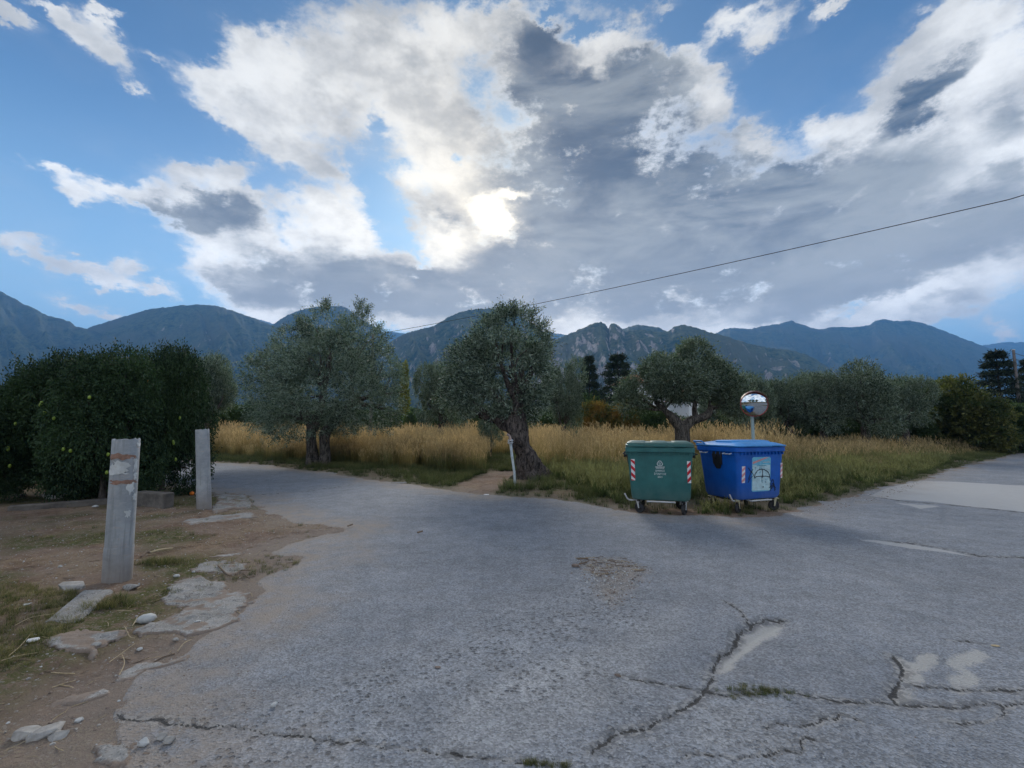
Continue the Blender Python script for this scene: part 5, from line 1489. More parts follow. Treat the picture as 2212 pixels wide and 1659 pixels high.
m = MB(); m.box((0, -.05, mc.z), (.09, .10, .05)); m.box((0, -.0, mc.z + .06), (.085, .085, .02)); m.box((0, 0, mc.z - .06), (.085, .085, .02)); m.build('bracket', M_GALV, mr)

# the two cut-off pipe posts
def post_mat():
    m, s = material('weathered_cement_pipe')
    p = s.obj(); n = s.noise(p, 5, 7, .65); n2 = s.noise(s.v('MULTIPLY', p, (1, 1, 5)), 9, 6, .7); n3 = s.noise(p, 70, 4, .7)
    sx = s.n('ShaderNodeSeparateXYZ'); s.put(sx.inputs[0], p)
    c = s.mix(s.ramp(n, .3, .7), (.25, .265, .275), (.37, .385, .39))
    c = s.mix(s.m('MULTIPLY', s.ramp(n2, .5, .7), .4), c, (.46, .46, .45))
    c = s.mix(s.m('MULTIPLY', s.m('MULTIPLY', s.ramp(n2, .52, .66), s.ramp(n, .42, .6)), .45), c, (.34, .22, .16))
    vs = s.noise(s.v('MULTIPLY', p, (22, 22, 1.2)), 1.0, 6, .7); c = s.mix(s.ramp(vs, .50, .68, 0, .5), c, (.15, .15, .15))
    low = s.ramp(sx.outputs[2], .50, .0)
    c = s.mix(s.m('MULTIPLY', low, .65), c, (.20, .155, .12))
    s.out(s.bsdf(c, .85, spec=.25, normal=s.bump(s.m('ADD', n3, n2), .35, .004)))
    return m
M_PIPE = post_mat()
M_PIPEIN = plain('pipe_inside', (.06, .06, .06), .9)
def pipe_post(base, top, r, zj, label, wide, slit):
    root = empty('pipe_post', base, label, 'post')
    d = (top - base); L = d.length
    root.rotation_euler = d.to_track_quat('Z', 'Y').to_euler()
    n = 28
    def ring(rr_, z): return [(rr_ * math.cos(2 * math.pi * k / n), rr_ * math.sin(2 * math.pi * k / n), z + (.007 * math.sin(k * 1.7) + .005 * math.sin(k * 4.1)) * (z > L - .01)) for k in range(n)]
    m = MB(); m.loft([ring(r, zj - .02), ring(r, zj + .3), ring(r * .99, L - .25), ring(r * .985, L - .006), ring(r * .96, L), ring(r * .86, L), ring(r * .85, L - .02), ring(r * .85, L - .5)], False, False)
    m.build('upper_pipe', M_PIPE, root)
    m = MB(); m.loft([ring(r * .84, L - .49), ring(.001, L - .5)], False, False, False); m.build('fill', M_PIPEIN, root)
    m = MB(); m.loft([ring(r * wide, -.15), ring(r * wide, zj - .012), ring(r * wide * .985, zj), ring(r * .99, zj + .002)], False, False)
    m.build('lower_sleeve', M_PIPE, root)
    if slit:
        m = MB(); a = R(-62); c_, s_ = math.cos(a), math.sin(a); rr_ = r * wide
        m.tube([(rr_ * c_, rr_ * s_, .0), (rr_ * c_, rr_ * s_, zj - .02)], .008, 6); m.build('seam', M_BLK, root)
    return root
b1 = gp(252, 1264); b1.z = ground_z(b1.x, b1.y) - .01; t1_ = at(273, 949, b1.y - .02)
P1 = pipe_post(b1, t1_, .118, .36, 'near leaning grey pipe post with peeling paper scraps', 1.04, False)
b2 = gp(441, 1103); b2.z = ground_z(b2.x, b2.y) - .01; t2_ = at(437, 928, b2.y)
P2_ = pipe_post(b2, t2_, .120, .47, 'far upright grey pipe post beside the road corner', 1.05, True)
# scraps of old notices on the near post (curved to it)
def scrap(root, r, a0, a1, z0, z1, mat, seed, name='paper_scrap', off=.0025):
    g = np.random.default_rng(seed); nu, nv = 7, 6; V = []
    for j in range(nv):
        for i in range(nu):
            u, v = i / (nu - 1), j / (nv - 1)
            e = .55 * (g.uniform() - .5) if i in (0, nu - 1) else 0; f = .45 * (g.uniform() - .5) if j in (0, nv - 1) else 0
            a = R(a0 + (a1 - a0) * (u + e)); z = z0 + (z1 - z0) * (v + f)
            V.append((r * math.cos(a), r * math.sin(a), z))
    V2 = [(x * (1 + off / r), y * (1 + off / r), z) for x, y, z in V]
    F = [(j * nu + i, j * nu + i + 1, (j + 1) * nu + i + 1, (j + 1) * nu + i) for j in range(nv - 1) for i in range(nu - 1)]
    m = MB(); m.add(V2, F, True); return m.build(name, mat, root)
M_PAPER = plain('old_paper', (.56, .57, .55), .8, var=.15, dirt=((.36, .33, .28), .5)); M_RUST = plain('rusty_tape', (.27, .155, .11), .8, var=.3, sc=20)
for k, (a0, a1, z0, z1, mt) in enumerate([(-18, 12, .90, 1.01, M_PAPER), (4, 26, .82, .89, M_PAPER), (-22, 0, .66, .72, M_PAPER), (6, 20, 1.04, 1.10, M_PAPER), (2, 18, 1.13, 1.26, M_PAPER), (10, 34, 1.37, 1.42, M_PAPER),
      (-120, -8, 1.25, 1.31, M_RUST), (-100, 12, 1.00, 1.04, M_RUST), (-95, -18, 1.09, 1.20, M_PAPER), (-80, -30, 1.17, 1.235, M_PAPER)]):
    scrap(P1, .1185, a0, a1, z0, z1, mt, 40 + k, 'tape_remnant' if mt is M_RUST else 'paper_scrap', .002 + .0004 * k)
scrap(P2_, .1205, -115, -80, 1.42, 1.45, M_PAPER, 71)

# bent irrigation standpipe by the leaning olive
sb = gp(1113, 1052); sb.z = ground_z(sb.x, sb.y) - .02
YS = sb.y
sp = empty('standpipe', sb, 'thin pale irrigation standpipe with a bolted flange leaning before the dark olive trunk', 'standpipe')
def S_(x, y): return at(x, y, YS) - sb
m = MB(); m.tube([S_(1113, 1054), S_(1111, 1020), S_(1106, 985), S_(1103, 958)], [.034, .034, .036, .040], 14)
m.build('pipe', plain('pale_blue_grey_paint', (.46, .52, .53), .5, .2, var=.2, sc=9, dirt=((.36, .29, .24), .5)), sp)
m = MB(); f0 = S_(1102.5, 957)
for dz in (0, .055): m.tube([f0 + Vector((0, 0, dz)), f0 + Vector((-.002, 0, dz + .02))], .085, 18)
for k in range(4):
    a = k * math.pi / 2 + .6
    m.tube([f0 + Vector((.065 * math.cos(a), .065 * math.sin(a), -.025)), f0 + Vector((.065 * math.cos(a), .065 * math.sin(a), .10))], .009, 6)
m.build('flange', M_GALV, sp)
m = MB(); m.tube(spline([f0 + Vector((0, 0, .07)), f0 + Vector((-.005, 0, .14)), f0 + Vector((-.04, 0, .21)), f0 + Vector((-.10, 0, .235))], 5), [.036] * 16, 12)
m.build('elbow', plain('rusty_elbow', (.34, .26, .23), .7, .1, var=.3), sp)

# overhead line with its poles
def pole(base, H, r, label, arms=False):
    root = empty('utility_pole', base, label, 'utility pole')
    m = MB(); m.tube([(0, 0, -.3), (0, 0, H * .5), (0, 0, H)], [r, r * .85, r * .65], 12)
    m.build('post', plain('weathered_wood', (.15, .13, .12), .9, var=.35, sc=3), root)
    m = MB(); m.tube([(0, 0, H - .02), (0, 0, H + .05)], r * .8, 10); m.build('cap', M_GALV, root)
    if arms:
        m = MB(); m.box((0, -.14, H - .35), (1.1, .08, .1)); m.build('crossarm', M_GALV, root)
        for x in (-.48, 0, .48):
            m = MB(); m.tube([(x, -.14, H - .30), (x, -.14, H - .22), (x, -.14, H - .20), (x, -.14, H - .14)], [.02, .045, .03, .045], 10); m.build('insulator', M_WHITEP, root)
    return root
pa = at(806, 723, 31); pole((pa.x, 31, 0), pa.z + .05, .12, 'wooden line pole hidden in the crown of the large round olive')
near_top = Vector((20.5, 8.4, 8.6))
pole((near_top.x, near_top.y, 0), near_top.z, .13, 'wooden line pole beyond the right side of the view')
pr = at(2180, 756, 37); prb = Vector((pr.x + .35, 37, 0))
pp = pole(prb, pr.z, .13, 'grey utility pole between the two conifers on the right', False)
# the line: through measured sight points, solved so that it hangs between the two poles
a0 = at(830, 718.5, 29.6)
e1 = near_top
def cable_pts(a, b, sag, n=40):
    return [a.lerp(b, i / n) - Vector((0, 0, sag * 4 * (i / n) * (1 - i / n))) for i in range(n + 1)]
start = Vector((pa.x, 31, pa.z))
# direction to the right edge sight point fixes the far end of the span
q0 = at(2212, 418, 12.4)
dirn = (q0 - start)
end = start + dirn * 1.35
bpy.data.objects['utility_pole.001'].location = (end.x, end.y, 0)
for ch in bpy.data.objects['utility_pole.001'].children: ch.scale.z = end.z / near_top.z
m = MB(); CP = cable_pts(start, end, .38, 60); CP = [p + Vector((0, 0, 0.38 * 4 * .74 * .26)) * (i / 60 if i / 60 < .74 else 1) * 1.0 for i, p in enumerate(CP)]
m.tube(CP, .013, 6)
tag(m.build('power_cable', plain('cable_black', (.012, .012, .014), .6)), 'long black overhead cable rising from the olive tree to the upper right', 'cable')
# a small bird resting on the cable
bp_ = min(CP, key=lambda p: abs((p.x / p.y) - (at(1097, 660, 20).x / 20)))
brd = empty('bird', bp_ + Vector((0, 0, .012)), 'tiny dark bird perched on the cable above the leaning olive', 'bird')
m = MB(); m.tube(spline([(.0, .0, .03), (-.01, 0, .09), (-.03, 0, .15), (-.045, 0, .20)], 4), [.012, .03, .045, .05, .052, .05, .046, .042, .036, .034, .034, .03, .012], 8); m.build('body', M_BLK, brd)
m = MB(); m.tube([(.005, 0, .05), (.05, 0, -.07)], [.025, .012], 6); m.build('tail', M_BLK, brd)
m = MB(); m.tube([(-.055, 0, .195), (-.085, 0, .19)], [.008, .002], 5); m.build('beak', M_BLK, brd)
# lines off the right pole
for k, (dz, zz) in enumerate([(-.25, 6.9), (-.75, 6.1)]):
    s0 = Vector((prb.x, prb.y, pr.z + dz)); e0 = Vector((prb.x + 26, prb.y + 8, zz + 1.0))
    m = MB(); m.tube(cable_pts(s0, e0, 1.1, 20), .02, 5)
    tag(m.build('pole_cable', M_BLK), ['upper', 'lower'][k] + ' sagging wire leaving the grey pole to the right', 'cable')

# wire fence at the right edge
fx0, fx1 = gp(2156, 972), gp(2300, 958)
fr = empty('wire_fence', (fx0.x, fx0.y, 0), 'green wire mesh fence at the right edge of the field', 'fence')
dv = (fx1 - fx0); Lf = dv.length; dv.normalize()
M_FW = plain('green_wire', (.10, .17, .13), .6, var=.2); M_FP = plain('pale_fence_post', (.36, .44, .42), .6, var=.2)
for k in range(4):
    p = dv * (k * Lf / 3); m = MB(); m.tube([p + Vector((0, 0, -.1)), p + Vector((0, 0, 1.75))], .045, 8); m.build('fence_post', M_FP, fr)
m = MB()
nx = int(Lf / .10)
for k in range(nx + 1):
    p = dv * (k * Lf / nx); m.tube([p + Vector((0, 0, .05)), p + Vector((0, 0, 1.6))], .0055, 4, caps=False)
for k in range(12):
    z = .08 + k * .138; m.tube([Vector((0, 0, z)), dv * Lf + Vector((0, 0, z))], .006, 4, caps=False)
tag(m.build('wire_mesh', M_FW, fr), kind='stuff')
bx = at(2145, 925, fx0.y - .12)
m = MB(); m.box((bx.x - fx0.x + .1, -.10, bx.z), (.40, .12, .48), bev=.01); m.build('meter_box', plain('pale_box', (.45, .45, .43), .6, var=.12), fr)

# white house glimpsed through the olive behind the green container
hY = 46; hx0, hx1 = at(1488, 900, hY).x, at(1640, 900, hY).x
hs_ = empty('white_house', ((hx0 + hx1) / 2, hY + 3, 0), 'small white house with tiled roof glimpsed through the olives', 'house')
M_WALL = plain('white_render', (.74, .75, .74), .85, var=.06); M_TILE = plain('clay_tile', (.36, .13, .07), .8, var=.3, sc=14)
W_ = hx1 - hx0; H_ = 4.6
m = MB(); m.box((0, 0, H_ / 2), (W_, 6, H_)); m.build('wall', M_WALL, hs_)
m = MB(); V = [(-W_ / 2 - .4, -3.4, H_), (W_ / 2 + .4, -3.4, H_), (W_ / 2 + .4, 3.4, H_), (-W_ / 2 - .4, 3.4, H_), (-W_ / 2 + 1, 0, H_ + 1.3), (W_ / 2 - 1, 0, H_ + 1.3)]
m.add(V, [(0, 1, 5, 4), (1, 2, 5), (2, 3, 4, 5), (3, 0, 4), (0, 3, 2, 1)]); m.build('roof', M_TILE, hs_)
for x in (-W_ * .28, W_ * .22):
    m = MB(); m.box((x, -3.02, 1.7), (1.1, .08, 1.2)); wn = m.build('window', M_WHITEP, hs_)
    m = MB(); m.box((x, -3.065, 1.7), (.9, .02, 1.0)); m.build('pane', plain('dark_glass', (.03, .04, .05), .15, spec=.6, bump=0), wn)
m = MB(); m.box((W_ * .0, -3.03, 1.05), (1.0, .08, 2.1)); m.build('door', M_BARK2, hs_)
rfx = at(1395, 800, 60)
h2 = empty('tiled_house', (rfx.x, 62, 0), 'clay tiled roof just showing above the trees left of the forked olive', 'house')
m = MB(); m.box((0, 0, rfx.z / 2 - .9), (7, 6, rfx.z - 1.8)); m.build('wall', M_WALL, h2)
m = MB(); zz = rfx.z - 1.8; V = [(-4, -3.6, zz), (4, -3.6, zz), (4, 3.6, zz), (-4, 3.6, zz), (-2, 0, zz + 1.5), (2, 0, zz + 1.5)]
m.add(V, [(0, 1, 5, 4), (1, 2, 5), (2, 3, 4, 5), (3, 0, 4), (0, 3, 2, 1)]); m.build('roof', M_TILE, h2)
# mast on the mountain
mp = at(741, 660, 2740); ant = empty('mast', (mp.x, mp.y, mp.z - 14), 'tiny mast on the summit behind the large round olive', 'mast')
m = MB(); m.tube([(0, 0, 0), (0, 0, 44)], 2.2, 6); m.build('pole', M_GALV, ant)
m = MB(); m.box((0, 0, 34), (12, 3, 3)); m.build('crossbar', M_GALV, ant)

# ---------------------------------------------------------------- broken concrete beside the road
def conc_mat():
    m, s = material('broken_concrete')
    p = s.pos(); n = s.noise(p, 2.5, 7, .65); n2 = s.noise(p, 18, 6, .7); n3 = s.noise(p, 90, 4, .7)
    c = s.mix(s.ramp(n, .3, .7), (.215, .21, .195), (.315, .305, .285))
    c = s.mix(s.m('MULTIPLY', s.ramp(n2, .5, .7), .5), c, (.24, .19, .15))
    ve = s.voro(s.v('ADD', p, s.scale(s.noise(p, 4.0, 5, .7, color=True), .35)), 2.2, 'DISTANCE_TO_EDGE')
    vp = s.n('ShaderNodeSeparateColor'); s.put(vp.inputs[0], s.voro(p, 130.0, out='Color'))
    c = s.mix(s.ramp(vp.outputs[0], .82, .92, 0, .55), c, (.10, .095, .085)); c = s.mix(s.ramp(vp.outputs[1], .90, .95, 0, .5), c, (.50, .48, .45))
    c = s.mix(s.ramp(ve, .012, .0, 0, .8), c, (.07, .055, .045))
    c = s.mix(s.ramp(s.m('ADD', s.attr('rim'), s.m('MULTIPLY', s.m('SUBTRACT', n2, .5), 1.2)), .3, .8, 0, .85), c, s.mix(n3, (.17, .12, .09), (.27, .21, .16)))
    s.out(s.bsdf(c, .95, spec=.2, normal=s.bump(s.m('ADD', n3, s.m('MULTIPLY', n2, 2)), .6, .006)))
    return m
M_CONC = conc_mat()
def slab(poly2, label, th=.02, seed=0, kind='structure', res=.013, name='concrete_patch', tilt=0):
    P_ = P2(poly2); lo, hi = P_.min(0) - .05, P_.max(0) + .05
    nx, ny = int((hi[0] - lo[0]) / res) + 2, int((hi[1] - lo[1]) / res) + 2
    X, Y = np.meshgrid(np.linspace(lo[0], hi[0], nx), np.linspace(lo[1], hi[1], ny), indexing='ij')
    x, y = X.ravel(), Y.ravel()
    jig = (fbm2(x * 6, y * 6, 6, 70 + seed, .65) - .5) * .22
    d = sdf(x + jig, y + jig, P_)
    gz = np.array([ground_z(a, b) for a, b in zip(x, y)])
    zz = gz + sstep(-.004, .014, d) * (th * .7 + .010) - .010 + (fbm2(x * 6, y * 6, 4, seed) - .5) * .016 + (fbm2(x * 40, y * 40, 3, seed + 3) - .5) * .006
    I = np.arange(nx * ny).reshape(nx, ny)
    F = np.stack([I[:-1, :-1], I[1:, :-1], I[1:, 1:], I[:-1, 1:]], -1).reshape(-1, 4)
    F = F[(d[F] > -.02).all(1)]
    used = np.unique(F); rm = np.zeros(nx * ny, np.int32); rm[used] = np.arange(len(used))
    V = np.stack([x, y, zz], 1)[used]
    rim = np.clip(1 - d[used] / .05, 0, 1) * .9 + .8 * sstep(.52, .66, fbm2(x[used] * 5, y[used] * 5, 5, seed + 11))
    V2 = V.copy(); V2[:, 2] -= .06
    # skirt so the piece has a body
    me = mesh_np(name, V, rm[F], M_CONC, False, vattr={'rim': rim})
    o = link(name, me); so = o.modifiers.new('body', 'SOLIDIFY'); so.thickness = .05; so.offset = -1
    return tag(o, label, None, None, kind)
C2 = lambda p: c2(p, 0, 1400, .3165)
C1 = lambda p: c2(p, 0, 1000, .3165)
slab(C2([(375,740),(420,670),(560,615),(850,600),(970,625),(900,690),(740,740),(740,800),(650,830),(540,780)]), 'pale rounded concrete patch at the lower left', .022, 1)
slab(C2([(1330,250),(1400,190),(1520,150),(1780,165),(1800,260),(1975,260),(1970,350),(1850,440),(1840,500),(1700,560),(1500,600),(1250,590),(1080,590),(1100,520),(1230,500),(1400,430),(1440,370),(1290,315)]), 'large broken concrete patch at the road edge', .016, 2)
slab(C2([(1490,100),(1600,40),(1740,20),(1940,35),(1960,90),(1800,125),(1560,120)]), 'thin concrete patch above the large broken one', .014, 3)
slab(C1([(1680,740),(1900,740),(2010,800),(1950,860),(1800,870),(1680,910),(1660,860),(1740,800)]), 'concrete patch beside the far post', .03, 4, res=.03)
slab(C1([(1400,985),(1700,910),(2000,885),(2050,930),(1800,960),(1500,1005)]), 'low concrete strip in front of the far post', .012, 5, res=.03)
slab(C1([(1670,1255),(1780,1232),(1900,1208),(1905,1222),(1790,1250),(1690,1268)]), 'narrow concrete strip in the bare earth', .012, 6)
slab(C2([(950,900),(1100,820),(1400,800),(1450,760),(1500,790),(1300,850),(1150,870),(1000,960)]), 'thin worn concrete streak near the road edge', .010, 7)
0 and slab(C2([(0,1330),(200,1310),(520,1330),(500,1400),(380,1450),(180,1470),(0,1480)]), 'lumpy concrete patch in the bottom left corner', .008, 8)
slab(C2([(680,1480),(900,1450),(1080,1560),(1060,1643),(700,1643),(620,1560)]), 'flat concrete patch at the bottom edge', .014, 9)
slab(C2([(420,1130),(640,1050),(900,1000),(940,1040),(700,1120),(480,1160)]), 'sandy concrete streak at the lower left', .010, 10)
slab(c2([(0,0),(1,0)], 0, 0, 1) and [(1498,1061),(1560,1063),(1562,1069),(1500,1067)], 'small pale slab piece on the verge', .01, 11) if False else None

# rocks, blocks and litter
def rock_mesh(seed, sx, sy, sz, mat, rough_=.35, n=2):
    import bmesh
    if rough_ >= .24:      # broken pieces: the hull of a handful of points, edges chamfered
        g = np.random.default_rng(seed + 500)
        bm = bmesh.new()
        for p in unit(g.normal(size=(22, 3))) * g.uniform(.78, 1.05, (22, 1)):
            p = np.sign(p) * np.abs(p) ** .75
            bm.verts.new((p[0] * sx, p[1] * sy, p[2] * sz))
        bmesh.ops.convex_hull(bm, input=bm.verts)
        bmesh.ops.delete(bm, geom=[v for v in bm.verts if not v.link_faces], context='VERTS')
        if n > 1: bmesh.ops.bevel(bm, geom=bm.edges[:], offset=min(sx, sy, sz) * .12, segments=1, affect='EDGES')
        me = bpy.data.meshes.new('rock'); bm.to_mesh(me); bm.free(); me.materials.append(mat)
        return me
    bm = bmesh.new(); bmesh.ops.create_icosphere(bm, subdivisions=n, radius=1)
    g = np.random.default_rng(seed); o = g.uniform(0, 50, 3)
    co = np.array([v.co[:] for v in bm.verts])
    k = 1 + rough_ * 2 * (vn3(co[:, 0] * 1.3 + o[0], co[:, 1] * 1.3 + o[1], co[:, 2] * 1.3 + o[2], seed) - .5) + rough_ * (vn3(co[:, 0] * 3 + o[0], co[:, 1] * 3, co[:, 2] * 3, seed + 1) - .5)
    for v, s_ in zip(bm.verts, k):
        c = v.co * float(s_); c.x = math.copysign(abs(c.x) ** .8, c.x); c.y = math.copysign(abs(c.y) ** .8, c.y); v.co = Vector((c.x * sx, c.y * sy, c.z * sz))
    me = bpy.data.meshes.new('rock'); bm.to_mesh(me); bm.free(); me.materials.append(mat)
    me.polygons.foreach_set('use_smooth', [True] * len(me.polygons))
    return me
M_ROCKW = plain('white_stone', (.44, .44, .42), .8, var=.1, sc=20, bump=.4); M_ROCK = plain('grey_stone', (.33, .31, .28), .9, var=.25, sc=15, bump=.5); M_ROCKB = plain('brown_stone', (.20, .15, .12), .9, var=.3, sc=15, bump=.5)
def put(name, x, y, w_, d_, h_, mat, label, cat, seed, rz=0, rg=.35, grp=None, sink=.25, coords=1.0):
    p = gp(x * coords, y * coords); z = ground_z(p.x, p.y)
    o = link(name, rock_mesh(seed, w_ / 2, d_ / 2, h_ / 2, mat, rg)); o.location = (p.x, p.y, z + h_ / 2 * (1 - sink)); o.rotation_euler = (0, 0, rz)
    return tag(o, label, cat, grp)
k2 = lambda x, y: ((x * .3165) * .86406, (1400 + y * .3165) * .86406)
def put2(name, cx, cy, *a, **kw):
    x, y = k2(cx, cy); return put(name, x, y, *a, **kw)
put2('stone', 1155, 500, .135, .10, .07, M_ROCKW, 'smooth white stone lying beside the road at the left', 'stone', 1, .3, .2)
put2('concrete_chunk', 560, 275, .22, .16, .11, M_ROCK, 'squarish grey concrete chunk at the foot of the near post', 'concrete chunk', 2, .5, .3)
put2('concrete_chunk', 1035, 250, .17, .12, .06, M_CONC, 'rounded pale concrete chunk right of the near post', 'concrete chunk', 3, .2, .25)
put2('stone', 755, 718, .062, .045, .035, M_ROCK, 'small oval stone on the pale rounded concrete patch', 'stone', 4, .1, .2)
put2('stone', 1395, 160, .08, .05, .03, M_ROCKW, 'flat pale stone above the large broken concrete patch', 'stone', 5, 0, .25)
put2('stone', 1525, 125, .04, .03, .025, M_ROCKW, 'tiny white stone left of the dry twigs', 'stone', 6)
put2('stone', 1560, 500, .06, .04, .02, M_ROCKW, 'flat pale stone on the lower part of the large concrete patch', 'stone', 7)
put2('stone', 1385, 645, .05, .035, .03, M_ROCK, 'grey pebble below the large broken concrete patch', 'stone', 8)
put2('stone', 1105, 716, .05, .035, .025, M_ROCKW, 'pale pebble among the straw stalks', 'stone', 9)
put2('stone', 1275, 1420, .055, .045, .035, M_ROCK, 'upper pebble of the trio on the asphalt at the lower left', 'stone', 10)
put2('stone', 1340, 1450, .06, .045, .04, M_ROCK, 'largest pebble of the trio on the asphalt at the lower left', 'stone', 11)
put2('stone', 1135, 1470, .055, .045, .04, M_ROCKW, 'left pebble of the trio on the asphalt at the lower left', 'stone', 12)
put2('stone', 625, 1270, .05, .035, .02, M_ROCKW, 'small white pebble on the dusty edge at the bottom left', 'stone', 13)
put2('stone', 2165, 1165, .045, .035, .03, M_ROCKW, 'lone pale pebble on the asphalt right of the dusty edge', 'stone', 14)
put2('concrete_chunk', 210, 1400, .15, .10, .05, M_ROCK, 'left rounded lump of concrete in the bottom left corner', 'concrete chunk', 15, .2, .3, sink=.5)
put2('concrete_chunk', 360, 1385, .17, .11, .05, M_ROCK, 'middle rounded lump of concrete in the bottom left corner', 'concrete chunk', 16, .9, .3, sink=.5)
put2('concrete_chunk', 460, 1400, .09, .08, .04, M_ROCK, 'small right lump of concrete in the bottom left corner', 'concrete chunk', 17, .9, .3, sink=.5)
put2('stone', 475, 75, .045, .035, .03, M_ROCKW, 'tiny white stone in the bare earth left of the near post', 'stone', 18)
# crumpled litter
M_TISS = plain('white_tissue', (.70, .70, .68), .8, var=.08)
put2('crumpled_paper', 255, 705, .085, .05, .03, M_TISS, 'crumpled white paper lying in the grass at the lower left', 'litter', 21, .3, .9)
put2('crumpled_paper', 205, 405, .05, .03, .02, M_TISS, 'small white paper scrap in the grass at the left edge', 'litter', 22, .3, .8)
k1 = lambda x, y: ((x * .3165) * .86406, (1000 + y * .3165) * .86406)
def put1(name, cx, cy, *a, **kw):
    x, y = k1(cx, cy); return put(name, x, y, *a, **kw)
put1('fallen_orange', 1515, 758, .095, .095, .09, plain('ripe_orange_peel', (.72, .18, .02), .45, var=.12, sc=40), 'ripe orange fallen beside the far post', 'orange', 31, 0, .04, sink=.05)
put1('crumpled_paper', 1552, 752, .09, .06, .06, M_TISS, 'white scrap beside the fallen orange', 'litter', 32, 0, .6)
put1('stone', 1385, 740, .14, .10, .06, M_ROCKW, 'pale flat stone left of the fallen orange', 'stone', 33)
put1('stone', 745, 868, .16, .08, .05, M_ROCKW, 'pale stones before the shaded channel wall', 'stone', 34)
put1('rubble_piece', 790, 700, .34, .14, .12, M_ROCKB, 'brown rubble under the orange trees near the post', 'rubble', 35)
put1('rubble_piece', 790, 655, .42, .10, .06, M_ROCKW, 'pale board like rubble under the orange trees', 'rubble', 36)
put1('rubble_piece', 400, 800, .55, .25, .14, M_ROCK, 'grey rubble heap under the orange trees', 'rubble', 37)
put1('rubble_piece', 150, 780, .40, .25, .10, M_ROCKB, 'brownish rubble under the leftmost orange tree', 'rubble', 38)
for j, (x, y, w_, h_) in enumerate([(1838, 1023, .5, .14), (1868, 1019, .45, .12), (1795, 1043, .25, .08)]):
    put('verge_stone', x, y, w_, .3, h_, M_ROCK, ['left flat grey stone', 'right flat grey stone', 'small low stone'][j] + ' in the grass right of the blue container', 'stone', 51 + j)
put('verge_stone', 2120, 969, .9, .5, .28, M_ROCK, 'grey boulder at the road edge near the wire fence', 'boulder', 55)
put('flat_slab', 862, 1043, .50, .30, .04, M_CONC, 'flat pale slab lying on the road edge near the large olive', 'slab', 56, .1, .1)
put('flat_scrap', 1050, 1068, .16, .10, .02, M_TISS, 'white scrap on the road edge near the standpipe', 'litter', 57)
put('litter_scrap', 1362, 1068, .10, .06, .08, M_TISS, 'white litter in the weeds left of the green container', 'litter', 58, 0, .8) if False else None
# worn kerb piece
kb = P2(C2([(480,540),(770,300)])); z_ = ground_z(kb[0][0], kb[0][1])
m = MB(); dd = Vector((kb[1][0] - kb[0][0], kb[1][1] - kb[0][1], 0)); Lk = dd.length; an = math.atan2(dd.y, dd.x)
m.box((0, 0, -.03), (Lk, .24, .12), bev=.02)
kerb = m.build('kerb_block', M_CONC); kerb.location = ((kb[0][0] + kb[1][0]) / 2, (kb[0][1] + kb[1][1]) / 2, z_ + .0); kerb.rotation_euler = (R(6), R(-2), an)
tag(kerb, 'long sunken concrete kerb block below the near post', 'kerb block')
# low channel wall in dark brown-grey concrete
w0, w1, w2_ = gp(*k1(60, 900)), gp(*k1(900, 830)), gp(*k1(1330, 850))
def low_wall(a, b, h, th, label):
    d = b - a; o = MB(); o.box((0, 0, h / 2), (d.length, th, h), bev=.02)
    q_ = o.build('low_wall', plain('dark_concrete', (.12, .105, .09), .95, var=.35, sc=5, bump=.5)); q_.location = ((a.x + b.x) / 2, (a.y + b.y) / 2, -.01); q_.rotation_euler = (0, 0, math.atan2(d.y, d.x))
    return tag(q_, label, 'low wall')
low_wall(w0, w1, .16, .18, 'low dark channel wall along the foot of the orange trees')
low_wall(gp(*k1(1090, 850)), gp(*k1(1330, 868)), .34, .22, 'dark concrete channel head between the two posts')
# sticks, twigs and straw
M_TWIG = plain('dry_twig', (.16, .115, .08), .9, var=.3); M_STRAW = plain('straw', (.38, .30, .18), .8, var=.2)
def stick(pts, r, label, mat, name='stick', cat='stick', conv=None):
    P_ = [gp(*conv(*p)) for p in pts]; g = np.random.default_rng(int(pts[0][0]))
    P_ = [Vector((p.x, p.y, ground_z(p.x, p.y) + r + .012 + g.uniform(0, .02))) for p in P_]
    m = MB(); m.tube(spline(P_, 4), r, 6)
    return tag(m.build(name, mat), label, cat)
stick([(1180,1255),(1260,1230),(1360,1210)], .012, 'pale dry branch on the bare earth right of the near post', M_STRAW, conv=k1)
stick([(1110,1300),(1150,1262),(1180,1255)], .012, 'dark stub of branch right of the near post', M_TWIG, conv=k1)
stick([(1720,80),(1790,130),(1835,132)], .009, 'curved reddish twig on the upper concrete patch', M_TWIG, conv=k2)
stick([(1860,130),(1900,90),(1980,100)], .007, 'branching dry twig at the road edge', M_TWIG, conv=k2)
stick([(1880,150),(1920,120),(1970,155)], .006, 'thin dry twig end at the road edge', M_TWIG, conv=k2)
for j, (q_, lab) in enumerate([([(860,855),(960,780),(1060,710)], 'long straw stalk in the dust'), ([(960,770),(980,860),(940,945)], 'straw stalk bent downward in the dust'), ([(0,890),(120,830),(290,795)], 'long straw stalk at the left edge'), ([(60,830),(150,750),(230,670)], 'straw stalk rising over the grass at the left'), ([(110,590),(250,520),(420,490)], 'pale straw stalk across the grass'), ([(980,580),(1020,640),(1060,670)], 'short straw stalk by the white stone'), ([(1040,580),(1070,520),(1080,490)], 'straw stalk leaning at the white stone'), ([(1400,740),(1450,690),(1510,640)], 'yellow stalk near the dusty road edge'), ([(1080,275),(1110,258)], 'short yellow stalk beside the near post'), ([(920,440),(1040,448)], 'thin straw stalk left of the white stone')]):
    stick(q_, .0028, lab, M_STRAW, 'straw_stalk', 'straw', k2)
k5 = lambda x, y: ((700 + x * .4641) * .86406, (1150 + y * .4641) * .86406)
